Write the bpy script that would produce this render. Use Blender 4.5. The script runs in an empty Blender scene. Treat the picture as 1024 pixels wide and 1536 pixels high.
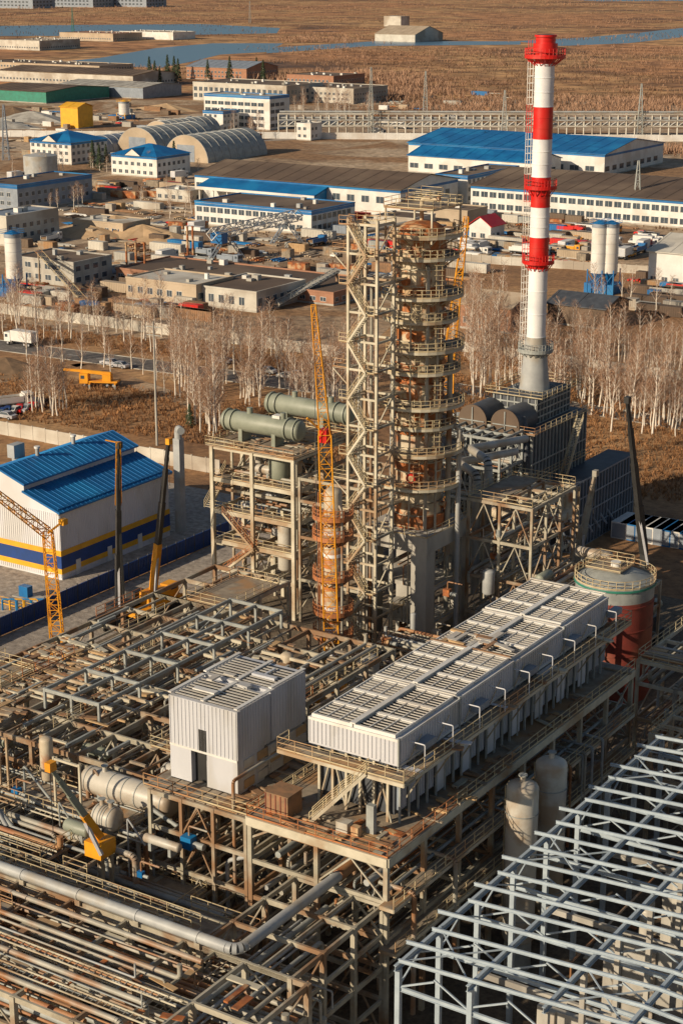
import bpy, math, random
from math import sin, cos, tan, atan, pi, radians
from mathutils import Vector, Matrix
F=2676.0; PT=radians(17.2); H=85.0; cp,sp=cos(PT),sin(PT)
TH=radians(33); c,s=cos(TH),sin(TH); OX,OY=-77.0,113.5
def G(u,v,z=0):
    t=PT+atan((v-768)/F); y=(H-z)/tan(t); d=y*cp+(H-z)*sp
    return ((u-512)/F*d,y)
def L(u,v,z=0):
    x,y=G(u,v,z); return (x*c-y*s-OX, x*s+y*c-OY)
def W(X,Y):
    bx,ay=X+OX,Y+OY; return (bx*c+ay*s,-bx*s+ay*c)
def XU(u,Y,z=0):
    k=(u-512)/F; D=(H-z)*sp; ay=Y+OY
    return (k*(cp*c*ay+D)-s*ay)/(c+k*cp*s)-OX
def ZV(v,X,Y):
    return H-W(X,Y)[1]*tan(PT+atan((v-768)/F))
# ---------------------------------------------------------------- materials
MATS={}
def nodes(m):
    m.use_nodes=True; nt=m.node_tree; return nt,nt.nodes,nt.links,nt.nodes['Principled BSDF']
def mk(key,c1,c2=None,scale=.6,rough=.7,metal=0,lo=.35,hi=.65,bump=0,c3=None,s3=.08,stretch=(1,1,1),detail=6,t3=.5):
    m=bpy.data.materials.new(key); nt,N,K,bs=nodes(m)
    bs.inputs['Roughness'].default_value=rough; bs.inputs['Metallic'].default_value=metal
    if c2 is None: c2=tuple(x*.72 for x in c1)
    tc=N.new('ShaderNodeTexCoord'); mp=N.new('ShaderNodeMapping'); mp.inputs['Scale'].default_value=stretch
    K.new(tc.outputs['Object'],mp.inputs['Vector'])
    no=N.new('ShaderNodeTexNoise'); no.inputs['Scale'].default_value=scale; no.inputs['Detail'].default_value=detail; no.inputs['Roughness'].default_value=.65
    K.new(mp.outputs[0],no.inputs['Vector'])
    cr=N.new('ShaderNodeValToRGB'); cr.color_ramp.elements[0].position=lo; cr.color_ramp.elements[1].position=hi
    cr.color_ramp.elements[0].color=(*c1,1); cr.color_ramp.elements[1].color=(*c2,1)
    K.new(no.outputs['Fac'],cr.inputs['Fac']); out=cr.outputs['Color']
    if c3:
        n2=N.new('ShaderNodeTexNoise'); n2.inputs['Scale'].default_value=s3; n2.inputs['Detail'].default_value=5
        K.new(mp.outputs[0],n2.inputs['Vector'])
        r2=N.new('ShaderNodeValToRGB'); r2.color_ramp.elements[0].position=t3; r2.color_ramp.elements[1].position=t3+.12
        K.new(n2.outputs['Fac'],r2.inputs['Fac'])
        mx=N.new('ShaderNodeMixRGB'); K.new(r2.outputs['Color'],mx.inputs['Fac']); K.new(out,mx.inputs['Color1']); mx.inputs['Color2'].default_value=(*c3,1); out=mx.outputs['Color']
    K.new(out,bs.inputs['Base Color'])
    if bump:
        bp=N.new('ShaderNodeBump'); bp.inputs['Strength'].default_value=bump; bp.inputs['Distance'].default_value=.1
        K.new(no.outputs['Fac'],bp.inputs['Height']); K.new(bp.outputs[0],bs.inputs['Normal'])
    MATS[key]=m; return m
mk('steel',(.46,.42,.33),(.31,.28,.21),.5,.6,c3=(.26,.15,.08),s3=.2,t3=.48)
mk('steell',(.60,.55,.43),(.45,.41,.31),.5,.6,c3=(.36,.25,.15),s3=.16)
mk('steelg',(.36,.38,.36),(.24,.25,.24),.6,.55)
mk('steelb',(.42,.49,.54),(.31,.37,.42),.6,.5)
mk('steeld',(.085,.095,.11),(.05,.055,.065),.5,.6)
mk('rail',(.60,.50,.31),(.40,.31,.18),.6,.6,c3=(.42,.22,.10),s3=.15,t3=.54)
mk('railo',(.52,.20,.07),(.32,.12,.05),.6,.6)
mk('deck',(.36,.30,.22),(.20,.16,.12),.9,.8,c3=(.36,.21,.10),s3=.25)
mk('deckr',(.34,.18,.09),(.19,.12,.07),.9,.8)
mk('rust',(.50,.16,.04),(.18,.065,.03),.9,.8,c3=(.50,.34,.19),s3=.5)
mk('rustv',(.55,.46,.32),(.46,.16,.045),.5,.7,lo=.46,hi=.54,stretch=(1,1,.5),c3=(.22,.10,.05),s3=.9,t3=.56)
mk('insul',(.58,.50,.37),(.42,.34,.24),.5,.6,c3=(.42,.16,.06),s3=.35,t3=.55)
mk('conc',(.47,.45,.40),(.34,.32,.28),.35,.85,bump=.2,c3=(.27,.25,.22),s3=.15,stretch=(1,1,.4))
mk('concl',(.60,.57,.50),(.45,.42,.36),.15,.85,c3=(.36,.31,.25),s3=.06)
mk('white',(.74,.73,.69),(.62,.60,.56),.3,.5,c3=(.58,.54,.48),s3=.12)
mk('panel',(.56,.57,.60),(.48,.49,.52),.25,.4,c3=(.45,.44,.42),s3=.25,stretch=(1,1,.3))
mk('panelw',(.70,.70,.73),(.63,.63,.66),.2,.45,c3=(.58,.57,.56),s3=.15,stretch=(1,1,.3))
mk('panelb',(.28,.32,.37),(.2,.23,.27),.4,.45)
mk('louver',(.60,.57,.50),(.46,.42,.37),.8,.5)
mk('pipe',(.42,.40,.34),(.28,.26,.21),.4,.5,c3=(.30,.15,.07),s3=.15,t3=.48)
mk('pipeg',(.42,.43,.42),(.32,.33,.33),.5,.5,c3=(.33,.30,.25),s3=.2)
mk('pipeo',(.42,.24,.11),(.30,.11,.045),.5,.6)
mk('green',(.28,.30,.24),(.20,.22,.17),.4,.5)
mk('vessel',(.52,.49,.43),(.40,.37,.31),.3,.45,c3=(.36,.28,.20),s3=.3)
mk('blue',(.006,.15,.40),(.005,.11,.30),.3,.45,c3=(.01,.19,.44),s3=.1)
mk('blued',(.012,.055,.24),(.012,.045,.16),.5,.5)
mk('yellow',(.80,.42,.02),(.65,.33,.02),.5,.5)
mk('crane',(.82,.37,.015),(.66,.25,.015),.5,.5)
mk('red',(.66,.012,.008),(.52,.010,.008),.25,.42,c3=(.55,.03,.02),s3=.3)
mk('wchim',(.82,.81,.80),(.70,.70,.70),.3,.42,c3=(.66,.66,.68),s3=.3)
mk('black',(.02,.02,.02),(.035,.035,.035),.5,.5)
mk('darkr',(.14,.095,.065),(.09,.062,.045),.08,.85,c3=(.20,.145,.10),s3=.03)
mk('tealn',(.03,.24,.17),(.03,.17,.12),.5,.6)
mk('brick',(.40,.20,.12),(.30,.15,.09),.4,.8)
mk('tan',(.50,.40,.29),(.37,.29,.20),.1,.8)
mk('glass',(.05,.07,.09),(.09,.11,.13),.3,.15)
mk('maroon',(.24,.04,.028),(.15,.035,.028),.5,.6,c3=(.26,.08,.05),s3=.3)
mk('tyre',(.02,.02,.02)); mk('silver',(.5,.5,.52),rough=.3)
mk('bark',(.74,.67,.57),(.24,.18,.14),1.4,.8,lo=.54,hi=.74)
mk('twig',(.46,.28,.18),(.30,.18,.115),.8,.9)
mk('brush',(.42,.21,.085),(.22,.115,.055),.12,.9)
mk('bushd',(.24,.14,.08),(.14,.085,.055),.02,.9)
mk('needle',(.035,.06,.03),(.06,.085,.035),.6,.8)
mk('wood',(.52,.35,.18),(.38,.24,.12),.8,.8)
# ---------------------------------------------------------------- builder
LOC=W(0,0)
class B:
    def __init__(s_,name): s_.n=name; s_.V=[];s_.F=[];s_.M=[];s_.S=[];s_.k=[]
    def mi(s_,k):
        if k not in s_.k: s_.k.append(k)
        return s_.k.index(k)
    def add(s_,vs,fs,m,sm=False):
        o=len(s_.V); s_.V.extend(vs); i=s_.mi(m)
        for f in fs: s_.F.append(tuple(a+o for a in f)); s_.M.append(i); s_.S.append(sm)
    def box(s_,x0,x1,y0,y1,z0,z1,m):
        s_.add([(x0,y0,z0),(x1,y0,z0),(x1,y1,z0),(x0,y1,z0),(x0,y0,z1),(x1,y0,z1),(x1,y1,z1),(x0,y1,z1)],
          [(0,3,2,1),(4,5,6,7),(0,1,5,4),(1,2,6,5),(2,3,7,6),(3,0,4,7)],m)
    def beam(s_,p,q,w,h,m):
        p=Vector(p);q=Vector(q);d=q-p
        if d.length<1e-5:return
        d.normalize()
        sd=d.cross(Vector((0,0,1)))
        if sd.length<1e-3: sd=Vector((1,0,0))
        sd.normalize(); up=sd.cross(d); a=sd*(w/2); b=up*(h/2)
        vs=[p-a-b,p+a-b,p+a+b,p-a+b,q-a-b,q+a-b,q+a+b,q-a+b]
        s_.add([tuple(v) for v in vs],[(0,3,2,1),(4,5,6,7),(0,1,5,4),(1,2,6,5),(2,3,7,6),(3,0,4,7)],m)
    def ib(s_,p,q,w,h,m):
        p=Vector(p);q=Vector(q);d=(q-p).normalized(); sd=d.cross(Vector((0,0,1)))
        if sd.length<1e-3: sd=Vector((1,0,0))
        up=sd.normalized().cross(d)*(h/2-.02)
        s_.beam(p+up,q+up,w,.045,m); s_.beam(p-up,q-up,w,.045,m); s_.beam(p,q,.04,h-.09,m)
    def cyl(s_,p,q,r,m,n=8,r2=None,cap=True):
        p=Vector(p);q=Vector(q);d=q-p
        if d.length<1e-5:return
        d.normalize(); a=d.orthogonal().normalized() if abs(d.z)<.99 else Vector((1,0,0)); b=d.cross(a); r2=r if r2 is None else r2
        vs=[]
        for (o,rr) in ((p,r),(q,r2)):
            for i in range(n):
                t=2*pi*i/n; v=o+a*(rr*cos(t))+b*(rr*sin(t)); vs.append(tuple(v))
        s_.add(vs,[(i,(i+1)%n,n+(i+1)%n,n+i) for i in range(n)],m,True)
        if cap:
            s_.add(vs,[tuple(range(n-1,-1,-1)),tuple(range(n,2*n))],m,False)
    def lathe(s_,p,d,prof,m,n=20):
        p=Vector(p);d=Vector(d).normalized();a=d.orthogonal().normalized() if abs(d.z)<.99 else Vector((1,0,0));b=d.cross(a);vs=[]
        for (h,r) in prof:
            for i in range(n):
                t=2*pi*i/n; vs.append(tuple(p+d*h+a*(r*cos(t))+b*(r*sin(t))))
        fs=[]
        for j in range(len(prof)-1):
            for i in range(n): fs.append((j*n+i,j*n+(i+1)%n,(j+1)*n+(i+1)%n,(j+1)*n+i))
        s_.add(vs,fs,m,True)
    def tank(s_,p,q,r,m,n=20,k=.5):
        p=Vector(p);q=Vector(q);l=(q-p).length;pr=[]
        for i in range(5): t=pi/2*i/4; pr.append((-k*r*cos(t),max(.01,r*sin(t))))
        for i in range(5): t=pi/2*i/4; pr.append((l+k*r*sin(t),max(.01,r*cos(t))))
        s_.lathe(p,q-p,pr,m,n)
    def pipe(s_,pts,r,m,n=10):
        P=[Vector(x) for x in pts]; out=[P[0]]
        for i in range(1,len(P)-1):
            a=(P[i-1]-P[i]); b=(P[i+1]-P[i]); k=min(2.2*r,a.length*.45,b.length*.45); a.normalize();b.normalize()
            A=P[i]+a*k;C=P[i]+b*k
            for t in (0,.25,.5,.75,1): out.append(A*(1-t)**2+P[i]*2*t*(1-t)+C*t*t)
        out.append(P[-1])
        for i in range(len(out)-1): s_.cyl(out[i],out[i+1],r,m,n,cap=(i in(0,len(out)-2)))
    def rail(s_,pts,m='rail',h=1.1,sp_=1.6,w=.055):
        for i in range(len(pts)-1):
            p=Vector(pts[i]);q=Vector(pts[i+1]);l=(q-p).length
            if l<.05: continue
            for hh in (h,h*.55,.12): s_.beam(p+Vector((0,0,hh)),q+Vector((0,0,hh)),w,w if hh>.2 else .12,m)
            n=max(1,int(l/sp_))
            for j in range(n+1):
                o=p.lerp(q,j/n); s_.beam(o,o+Vector((0,0,h)),w,w,m)
    def railrect(s_,x0,x1,y0,y1,z,m='rail'):
        s_.rail([(x0,y0,z),(x1,y0,z),(x1,y1,z),(x0,y1,z),(x0,y0,z)],m)
    def stair(s_,p,q,w,side,m='steell',rm='rail'):
        p=Vector(p);q=Vector(q);sd=Vector(side)*w
        for o in (Vector((0,0,0)),sd):
            s_.beam(p+o,q+o,.08,.28,m); s_.rail([p+o,q+o],rm,1.0,1.4)
        n=max(3,int(abs(q.z-p.z)/.22))
        for i in range(n):
            t=(i+.5)/n; a=p.lerp(q,t); s_.beam(a,a+sd,.26,.05,m)
    def lattice(s_,p,q,w,m,step=None,w2=None,t=.09):
        p=Vector(p);q=Vector(q);d=(q-p);l=d.length;d.normalize();a=d.orthogonal().normalized() if abs(d.z)<.97 else Vector((.84,.54,0));b=d.cross(a).normalized();a=b.cross(d)
        w2=w if w2 is None else w2; step=step or w*1.1; n=max(2,int(l/step)); pr=None
        for i in range(n+1):
            k=i/n; ww=(w*(1-k)+w2*k)/2; o=p+(q-p)*k
            cs=[o+a*ww+b*ww,o-a*ww+b*ww,o-a*ww-b*ww,o+a*ww-b*ww]
            for j in range(4): s_.beam(cs[j],cs[(j+1)%4],t*.6,t*.6,m)
            if pr:
                for j in range(4):
                    s_.beam(pr[j],cs[j],t,t,m); s_.beam(pr[j],cs[(j+1)%4] if i%2 else cs[j-1],t*.6,t*.6,m)
            pr=cs
    def build(s_,loc=None,rot=None):
        me=bpy.data.meshes.new(s_.n); me.from_pydata(s_.V,[],s_.F)
        for k in s_.k: me.materials.append(MATS[k])
        me.polygons.foreach_set('material_index',s_.M); me.polygons.foreach_set('use_smooth',s_.S); me.update()
        ob=bpy.data.objects.new(s_.n,me); bpy.context.scene.collection.objects.link(ob)
        if loc is None: ob.location=(LOC[0],LOC[1],0); ob.rotation_euler=(0,0,-TH)
        else: ob.location=loc; ob.rotation_euler=(0,0,rot or 0)
        return ob
# ---------------------------------------------------------------- generic steel frame
PM=['pipe','pipe','pipe','pipeg','pipe','steelg','pipeo']
def pipes(b,x0,x1,y0,y1,z,ax,R,dens=.7,rmax=.28,mats=PM):
    lo,hi=(y0,y1) if ax=='x' else (x0,x1); A,Z=(x0,x1) if ax=='x' else (y0,y1)
    p=lo+.3
    while p<hi-.2:
        r=R.choice([.06,.08,.1,.12,.16,.2,.25,.3]); r=min(r,rmax)
        if R.random()<dens:
            a,e=A,Z
            if R.random()<.4: a=A+R.random()*(Z-A)*.5
            if R.random()<.4: e=Z-R.random()*(Z-A)*.4
            zz=z+r; m=R.choice(mats); d1=-R.choice([0,0,1.5,2.5,-1.2]); d2=-R.choice([0,0,1.5,2.5,-1.2])
            if ax=='x': pts=[(a,p,zz+d1)]*(d1!=0)+[(a,p,zz),(e,p,zz)]+[(e,p,zz+d2)]*(d2!=0)
            else: pts=[(p,a,zz+d1)]*(d1!=0)+[(p,a,zz),(p,e,zz)]+[(p,e,zz+d2)]*(d2!=0)
            b.pipe(pts,r,m,8)
        p+=2*r+R.uniform(.12,.5)
def lin(a,b_,n): return [a+(b_-a)*i/(n-1) for i in range(n)]
def frame(b,x0,x1,nx,y0,y1,ny,zs,R,m='steel',cw=.32,bh=.38,sec=3,brace=.35,z0=0,bw=.22):
    xs=lin(x0,x1,nx);ys=lin(y0,y1,ny)
    for x in xs:
        for y in ys: b.beam((x,y,z0),(x,y,zs[-1]+.2),cw,cw,m)
    for z in zs:
        for y in ys: b.beam((x0,y,z),(x1,y,z),bw,bh,m)
        for x in xs: b.beam((x,y0,z-.02),(x,y1,z-.02),bw,bh,m)
        if sec:
            for i in range(nx-1):
                for k in range(1,sec):
                    x=xs[i]+(xs[i+1]-xs[i])*k/sec
                    if R.random()<.8: b.beam((x,y0,z+.03),(x,y1,z+.03),.14,.24,m)
    for i in range(nx-1):
        for y in ys:
            if R.random()<brace:
                zp=z0
                for z in zs:
                    xm=(xs[i]+xs[i+1])/2
                    b.beam((xs[i],y,zp),(xm,y,z-.2),.14,.14,m);b.beam((xs[i+1],y,zp),(xm,y,z-.2),.14,.14,m);zp=z
    for j in range(ny-1):
        for x in xs:
            if R.random()<brace:
                zp=z0
                for z in zs:
                    b.beam((x,ys[j],zp),(x,ys[j+1],z-.2),.14,.14,m);zp=z
def planks(b,x0,x1,y0,y1,z,R,dens,ms=('deck','steel','wood','deckr')):
    n=int((x1-x0)*(y1-y0)*dens)
    for i in range(n):
        x=R.uniform(x0,x1);y=R.uniform(y0,y1);l=R.uniform(.8,3);a=R.choice([0,pi/2,R.uniform(-.4,.4)]);w=R.uniform(.12,.7)
        zz=z+.06+R.random()*.1
        b.beam((x-l*cos(a)/2,y-l*sin(a)/2,zz),(x+l*cos(a)/2,y+l*sin(a)/2,zz),w,R.uniform(.06,.25),R.choice(ms))
def equip(b,x,y,z,R):
    t=R.random()
    if t<.35:
        l=R.uniform(2,5);r=R.uniform(.35,.8);d=R.random()<.5; q=(x+l,y,z+r+.5) if d else (x,y+l,z+r+.5)
        b.tank((x,y,z+r+.5),q,r,R.choice(['vessel','vessel','pipeg','green']),14)
        for k in(.2,.8): b.beam((x+(l*k if d else 0),y+(0 if d else l*k),z),(x+(l*k if d else 0),y+(0 if d else l*k),z+r+.3),.3,.9,'steelg')
    elif t<.6:
        h=R.uniform(1.5,4);r=R.uniform(.35,.8);b.tank((x,y,z+.6),(x,y,z+.6+h),r,R.choice(['vessel','pipeg','insul']),14)
        for k in range(3): b.beam((x+r*.8*cos(2.1*k),y+r*.8*sin(2.1*k),z),(x+r*.8*cos(2.1*k),y+r*.8*sin(2.1*k),z+.9),.1,.1,'steelg')
    else:
        w=R.uniform(.5,1.2);b.box(x,x+w,y,y+w*.8,z+.1,z+.1+w,R.choice(['steelg','blue','panel','rust','vessel','rust']));b.cyl((x+w,y+w*.4,z+.5*w),(x+w*2,y+w*.4,z+.5*w),w*.28,'steelg',10)
        b.pipe([(x+w/2,y+w/2,z+w),(x+w/2,y+w/2,z+w+1),(x+w/2+2,y+w/2,z+w+1)],.09,'pipe',8)
def tray(b,x0,x1,y,z,w=.6,m='steell'):
    b.beam((x0,y,z),(x1,y,z),.05,.14,m);b.beam((x0,y+w,z),(x1,y+w,z),.05,.14,m)
    n=int((x1-x0)/.6)
    for k in range(n): x=x0+k*.6;b.beam((x,y,z-.03),(x,y+w,z-.03),.06,.04,m)
# ================================================================= PLANT
R=random.Random(7)
# ---- long air cooler
b=B('air_cooler_bank')
X0,X1,Y0,Y1=0,8.7,0,40
nb=4; bl=(Y1-Y0)/nb
for i in range(nb):
    ya=Y0+i*bl+.06; yb=Y0+(i+1)*bl-.06; zt=24.7+(0,.12,-.05,.15)[i]
    b.box(X0,X1,ya,yb,22.3,zt,'panel')
    n=int((yb-ya)/.42)
    for k in range(n+1):
        y=ya+.05+k*(yb-ya-.1)/n
        b.box(X1,X1+.05,y-.05,y+.05,22.5,zt-.02,'panel'); b.box(X0-.05,X0,y-.05,y+.05,22.5,zt-.02,'panel')
    b.box(X1,X1+.1,ya,yb,22.2,22.4,'white');b.box(X1,X1+.1,ya,yb,zt-.16,zt+.04,'white')
    b.box(X1,X1+.14,ya-.1,ya+.15,20.5,zt+.1,'steelg')
    for r_ in range(2):
        for q in range(3):
            xa=X0+.35+r_*4.15; xb=xa+3.75; y_a=ya+.25+q*(bl-.4)/3; y_b=y_a+(bl-.4)/3-.35
            b.box(xa,xb,y_a,y_b,zt,zt+.05,'black')
            b.box(xa-.12,xb+.12,y_a-.13,y_a,zt,zt+.3,'white');b.box(xa-.12,xb+.12,y_b,y_b+.13,zt,zt+.3,'white')
            b.box(xa-.12,xa,y_a,y_b,zt,zt+.3,'white');b.box(xb,xb+.12,y_a,y_b,zt,zt+.3,'white')
            ns=6; w_=R.choice([.10,.14,.18,.24])
            for k in range(ns):
                y=y_a+.22+k*(y_b-y_a-.4)/(ns-1)
                b.beam((xa+.02,y,zt+.2),(xb-.02,y,zt+.2),w_,.06,'louver')
            for kx in (.33,.66): b.beam((xa+(xb-xa)*kx,y_a,zt+.27),(xa+(xb-xa)*kx,y_b,zt+.27),.08,.05,'white')
    b.beam((X0+4.33,ya,zt+.42),(X0+4.33,yb,zt+.42),.5,.1,'white')
    b.beam((X0+.2,yb-.1,zt+.4),(X1-.2,yb-.1,zt+.4),.25,.08,'deckr' if i==1 else 'louver')
n=21
for k in range(n+1):
    x=X0+.05+k*(X1-X0-.1)/n; b.box(x-.05,x+.05,Y0-.0,Y0+.06,22.5,24.68,'panel')
b.box(X0,X1,Y0-.04,Y0+.06,24.5,24.74,'white')
planks(b,1,7,20.5,23.5,25.05,R,1.1,('wood','deckr','louver','louver'))
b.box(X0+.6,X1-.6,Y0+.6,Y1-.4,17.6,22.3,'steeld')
for k in range(27):
    y=Y0+.8+k*1.48
    b.box(X1-.6,X1-.25,y,y+1.1,18,21.9,'panelb')
    for q in range(4): b.box(X1-.25,X1-.2,y+.12+q*.27,y+.2+q*.27,18,21.9,'panel')
    b.beam((X1-.1,y-.2,17),(X1-.1,y-.2,22.3),.16,.16,'steelg')
for k in range(7): b.box(X1-.2,X1-.1,Y0+6.5+k*4.6,Y0+8+k*4.6,17.3,22,'panel')
for k in range(6):
    x=X0+.9+k*1.35
    b.beam((x,Y0+.3,17),(x,Y0+.3,22.3),.22,.22,'steell')
for k in range(3): b.beam((X0+.9+k*2.7,Y0+.3,17),(X0+2.2+k*2.7,Y0+.3,22),.14,.14,'steel');b.beam((X0+3.6+k*2.2,Y0+.3,17),(X0+2.2+k*2.2,Y0+.3,22),.14,.14,'steel')
def walk(b,x0,x1,y0,y1,z,rails,edge='steell'):
    b.box(x0,x1,y0,y1,z-.06,z,'deck')
    b.beam((x0,y0,z-.2),(x0,y1,z-.2),.12,.3,edge);b.beam((x1,y0,z-.2),(x1,y1,z-.2),.12,.3,edge);b.beam((x0,y0,z-.2),(x1,y0,z-.2),.12,.3,edge);b.beam((x0,y1,z-.2),(x1,y1,z-.2),.12,.3,edge)
    for r_ in rails: b.rail(r_)
walk(b,X1+.1,10.4,-1.8,42,22,[[(10.4,-1.8,22),(10.4,42,22)],[(10.4,42,22),(8.8,42,22)]])
walk(b,-1.9,10.4,-1.82,-.1,21.98,[[(-1.9,-1.82,22),(10.4,-1.82,22)],[(-1.9,-1.82,22),(-1.9,-.1,22)]])
for k in range(9):
    y=1.5+k*4.6
    b.pipe([(X1+.15,y,24.1),(X1+1.7,y,24.1),(X1+1.7,y,22)],.06,'panel',6)
    b.beam((10.4,y,21.8),(X1,y,19),.12,.12,'steel')
    b.beam((X1+.2,y,22.4),(X1+.2,y+2,24),.06,.06,'rail')
    if k%2==0: b.box(X1+.1,X1+.9,y+1.2,y+3.2,22.9,23.5,'panelb')
planks(b,X1+.3,10.2,0,41,22,R,.4,('deckr','steell','panel'))
b.box(-2.7,11,-5.2,42,16.75,17,'deck')
for x in (-2.7,11): b.beam((x,-5.2,16.6),(x,42,16.6),.3,.75,'steell')
b.beam((-2.7,-5.2,16.6),(11,-5.2,16.6),.3,.75,'steell');b.beam((-2.7,42,16.6),(11,42,16.6),.3,.75,'steell')
b.rail([(-2.7,-5.2,17),(11,-5.2,17)],'railo');b.rail([(11,-5.2,17),(11,6,17)],'railo');b.rail([(11,6,17),(11,42,17)]);b.rail([(-2.7,-5.2,17),(-2.7,0,17)],'railo')
b.rail([(-2.7,0,17),(-2.7,42,17)])
b.box(-1.6,.6,-4,-1.9,17,19.0,'deckr');b.box(-1.7,.7,-4.1,-1.8,19.0,19.08,'deckr')
for k in range(5): b.box(-1.65+.5*k,-1.58+.5*k,-4.05,-4,17,19.0,'maroon')
b.box(5.2,6.3,-3.8,-2.9,17,18.1,'vessel');b.box(6.5,7.2,-3.6,-3,17,17.9,'rust');b.box(7.3,8,-2.5,-2,17,19.6,'steelg')
b.stair((2.4,-3.5,17),(6.9,-2.0,22),1.0,(-.3,.95,0))
planks(b,-2,10,-5,-1,17,R,.8,('deckr','rust','wood','steel'))
planks(b,9.2,10.8,0,41,17,R,.6)
for z,rm in ((13.2,.3),(9.8,.3),(6.4,.25)):
    pipes(b,-2,10.5,-4,41,z,'y',R,.75,rm)
frame(b,-2.5,10.8,3,-5,41.8,9,[6.1,9.5,12.9,16.2],R,cw=.4,brace=.35)
for k in range(8):
    y=-5+k*5.85
    for x,dx in((10.8,1),(-2.5,-1)): b.beam((x,y,15),(x-dx*2.2,y,16.3),.16,.16,'steel')
walk(b,10.8,12.1,-6,40,13.2,[[(12.1,-6,13.2),(12.1,40,13.2)]])
walk(b,10.8,12.3,-6,40,9.3,[[(12.3,-6,9.3),(12.3,40,9.3)]])
for k in range(14): 
    y=R.uniform(-4,38); b.pipe([(12.3,y,R.uniform(2,8)),(12.3,y,13.4),(9,y,13.4)],R.choice([.1,.15,.22]),R.choice(PM),8)
b.build()
# ---- small cooler
b=B('air_cooler_house')
x0,x1,y0,y1,z0,z1=-14,-6.7,-1,9.4,17.6,24
for (ya,yb,zt) in ((y0,y0+4.9,z1-.2),(y0+5.1,y1,z1)):
    b.box(x0,x1,ya,yb,19.2,zt,'panel')
    b.box(x0+.5,x1-.5,ya+.5,yb-.5,zt,zt+.04,'black')
    for k in range(8): b.beam((x0+.3,ya+.5+k*.52,zt+.16),(x1-.3,ya+.5+k*.52,zt+.16),.22,.04,'louver')
    for x in (x0+.1,(x0+x1)/2,x1-.1): b.beam((x,ya,zt+.26),(x,yb,zt+.26),.35,.12,'white')
    n=12
    for k in range(n+1): y=ya+.05+(yb-ya-.1)*k/n; b.box(x1,x1+.05,y-.04,y+.04,19.3,zt,'panel')
b.box(x0,x0+2.3,y0,y1,16,19.2,'panel'); b.box(x0+4,x1,y0,y0+4,16,19.2,'panel');b.box(x0+2.3,x0+4,y0+.6,y1-.6,16,19.2,'black')
b.box(x0+3.2,x0+4.0,y0-.05,y0+.02,18.5,21.3,'black')
b.box(x1-.4,x1,y0+4.6,y1-.3,16.2,19,'louver')
for k in range(18): x=x0+.1+k*(x1-x0-.2)/17; b.box(x-.04,x+.04,y0-.05,y0,19.3,23.75,'panel')
b.box(x0,x1,y0-.07,y0,19.1,19.3,'white')
for k in range(5):
    for q in range(3): b.box(x1,x1+.08,y0+.9+k*2.0,y0+2.4+k*2.0,16.3+q*.95,17.1+q*.95,'louver' if (k+q)%3 else 'wood')
frame(b,x0,x1+3,4,y0-3,y1+2,4,[5,9,12.5,15.8],R,brace=.4)
b.box(x0-1,x1+3,y0-2.6,y1+1,15.75,15.95,'deck');b.rail([(x0-1,y0-2.6,16),(x1+3,y0-2.6,16),(x1+3,y1+1,16)])
planks(b,x1+.3,x1+3,y0-2,y1,16,R,1)
planks(b,x0+1.5,x1-1.5,y0+1.5,y1-1.5,z1+.2,R,.22,('louver','white','panel'))
b.pipe([(x1+1,y0-2,8),(x1+1,y0-2,18.5),(x1+1,y0+6,18.5),(x1,y0+6,18.5)],.16,'pipe')
b.build()
# ---- left lattice of bare steel
b=B('bare_steel_pipe_rack')
frame(b,-49,-16,7,1,40,8,[5,9.5,13.8],R,m='steel',sec=3,brace=.25,cw=.38,bh=.5)
frame(b,-49,-38,3,40,52,3,[5,9.5,13.8],R,m='steel',sec=3,brace=.25,cw=.38,bh=.5)
frame(b,-37,-30,3,8,39,6,[15.8],R,m='steelg',sec=2,brace=.1,z0=13.8,cw=.25,bh=.35)
for k in range(46):
    x=R.uniform(-48,-17);y=R.uniform(1,33);l=R.uniform(3,8)
    if R.random()<.5: b.beam((x,y,14.2),(x,y+l,14.2),.25,.32,'steelg')
    else: b.beam((x,y,14.25),(min(x+l,-16),y,14.25),.25,.32,'steell')
for z in (5.3,9.9): pipes(b,-48,-17,2,39,z,'y',R,.38)
pipes(b,-48,-17,2,39,14.1,'y',R,.14,.2)
planks(b,-48,-38,1,24,14.1,R,.8,('wood','deck','steell','deckr'))
planks(b,-36,-17,1,39,14.1,R,.08)
for (xa,xb,ya,yb) in ((-49,-44,1,14),(-22,-16,6,18),(-44,-38,40,50)):
    b.box(xa,xb,ya,yb,14.1,14.18,'deck'); b.railrect(xa,xb,ya,yb,14.2)
for k in range(16):
    xx=R.choice([-49,-43.5,-38,-32.5,-16]);y_=R.uniform(1,30); b.rail([(xx,y_,14.2),(xx,y_+8,14.2)],R.choice(['rail','railo','rail']))
for k in range(26): equip(b,R.uniform(-46,-18),R.uniform(2,36),R.choice([4,5.4,9.9]),R)
b.build()
# ---- lower-left process unit
b=B('process_unit_structure')
frame(b,-52,-15,8,-13,1,4,[4,8,11.5],R,brace=.35,cw=.34)
frame(b,-22,-4,4,-11,-2.5,3,[4,7.5],R,brace=.3)
pipes(b,-52,-12,-13,0,11.8,'x',R,.3); pipes(b,-52,-3,-13,0,8.3,'x',R,.5); pipes(b,-50,-3,-13,0,4.3,'x',R,.6)
for (xa,xb,ya,yb,z) in ((-30,-16,-6,-1,11.7),(-50,-42,-10,-4,11.7),(-16,-8,-9,-4,7.7),(-40,-33,-12,-8,11.7)):
    b.box(xa,xb,ya,yb,z,z+.08,'deck'); b.railrect(xa,xb,ya,yb,z+.1); planks(b,xa,xb,ya,yb,z,R,.4)
for k in range(14):
    x=-50+k*2.6;b.rail([(x,-13,11.8),(x+2.6,-13,11.8)] if k%3 else [(x,-13,11.8),(x,-7,11.8)])
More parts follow.
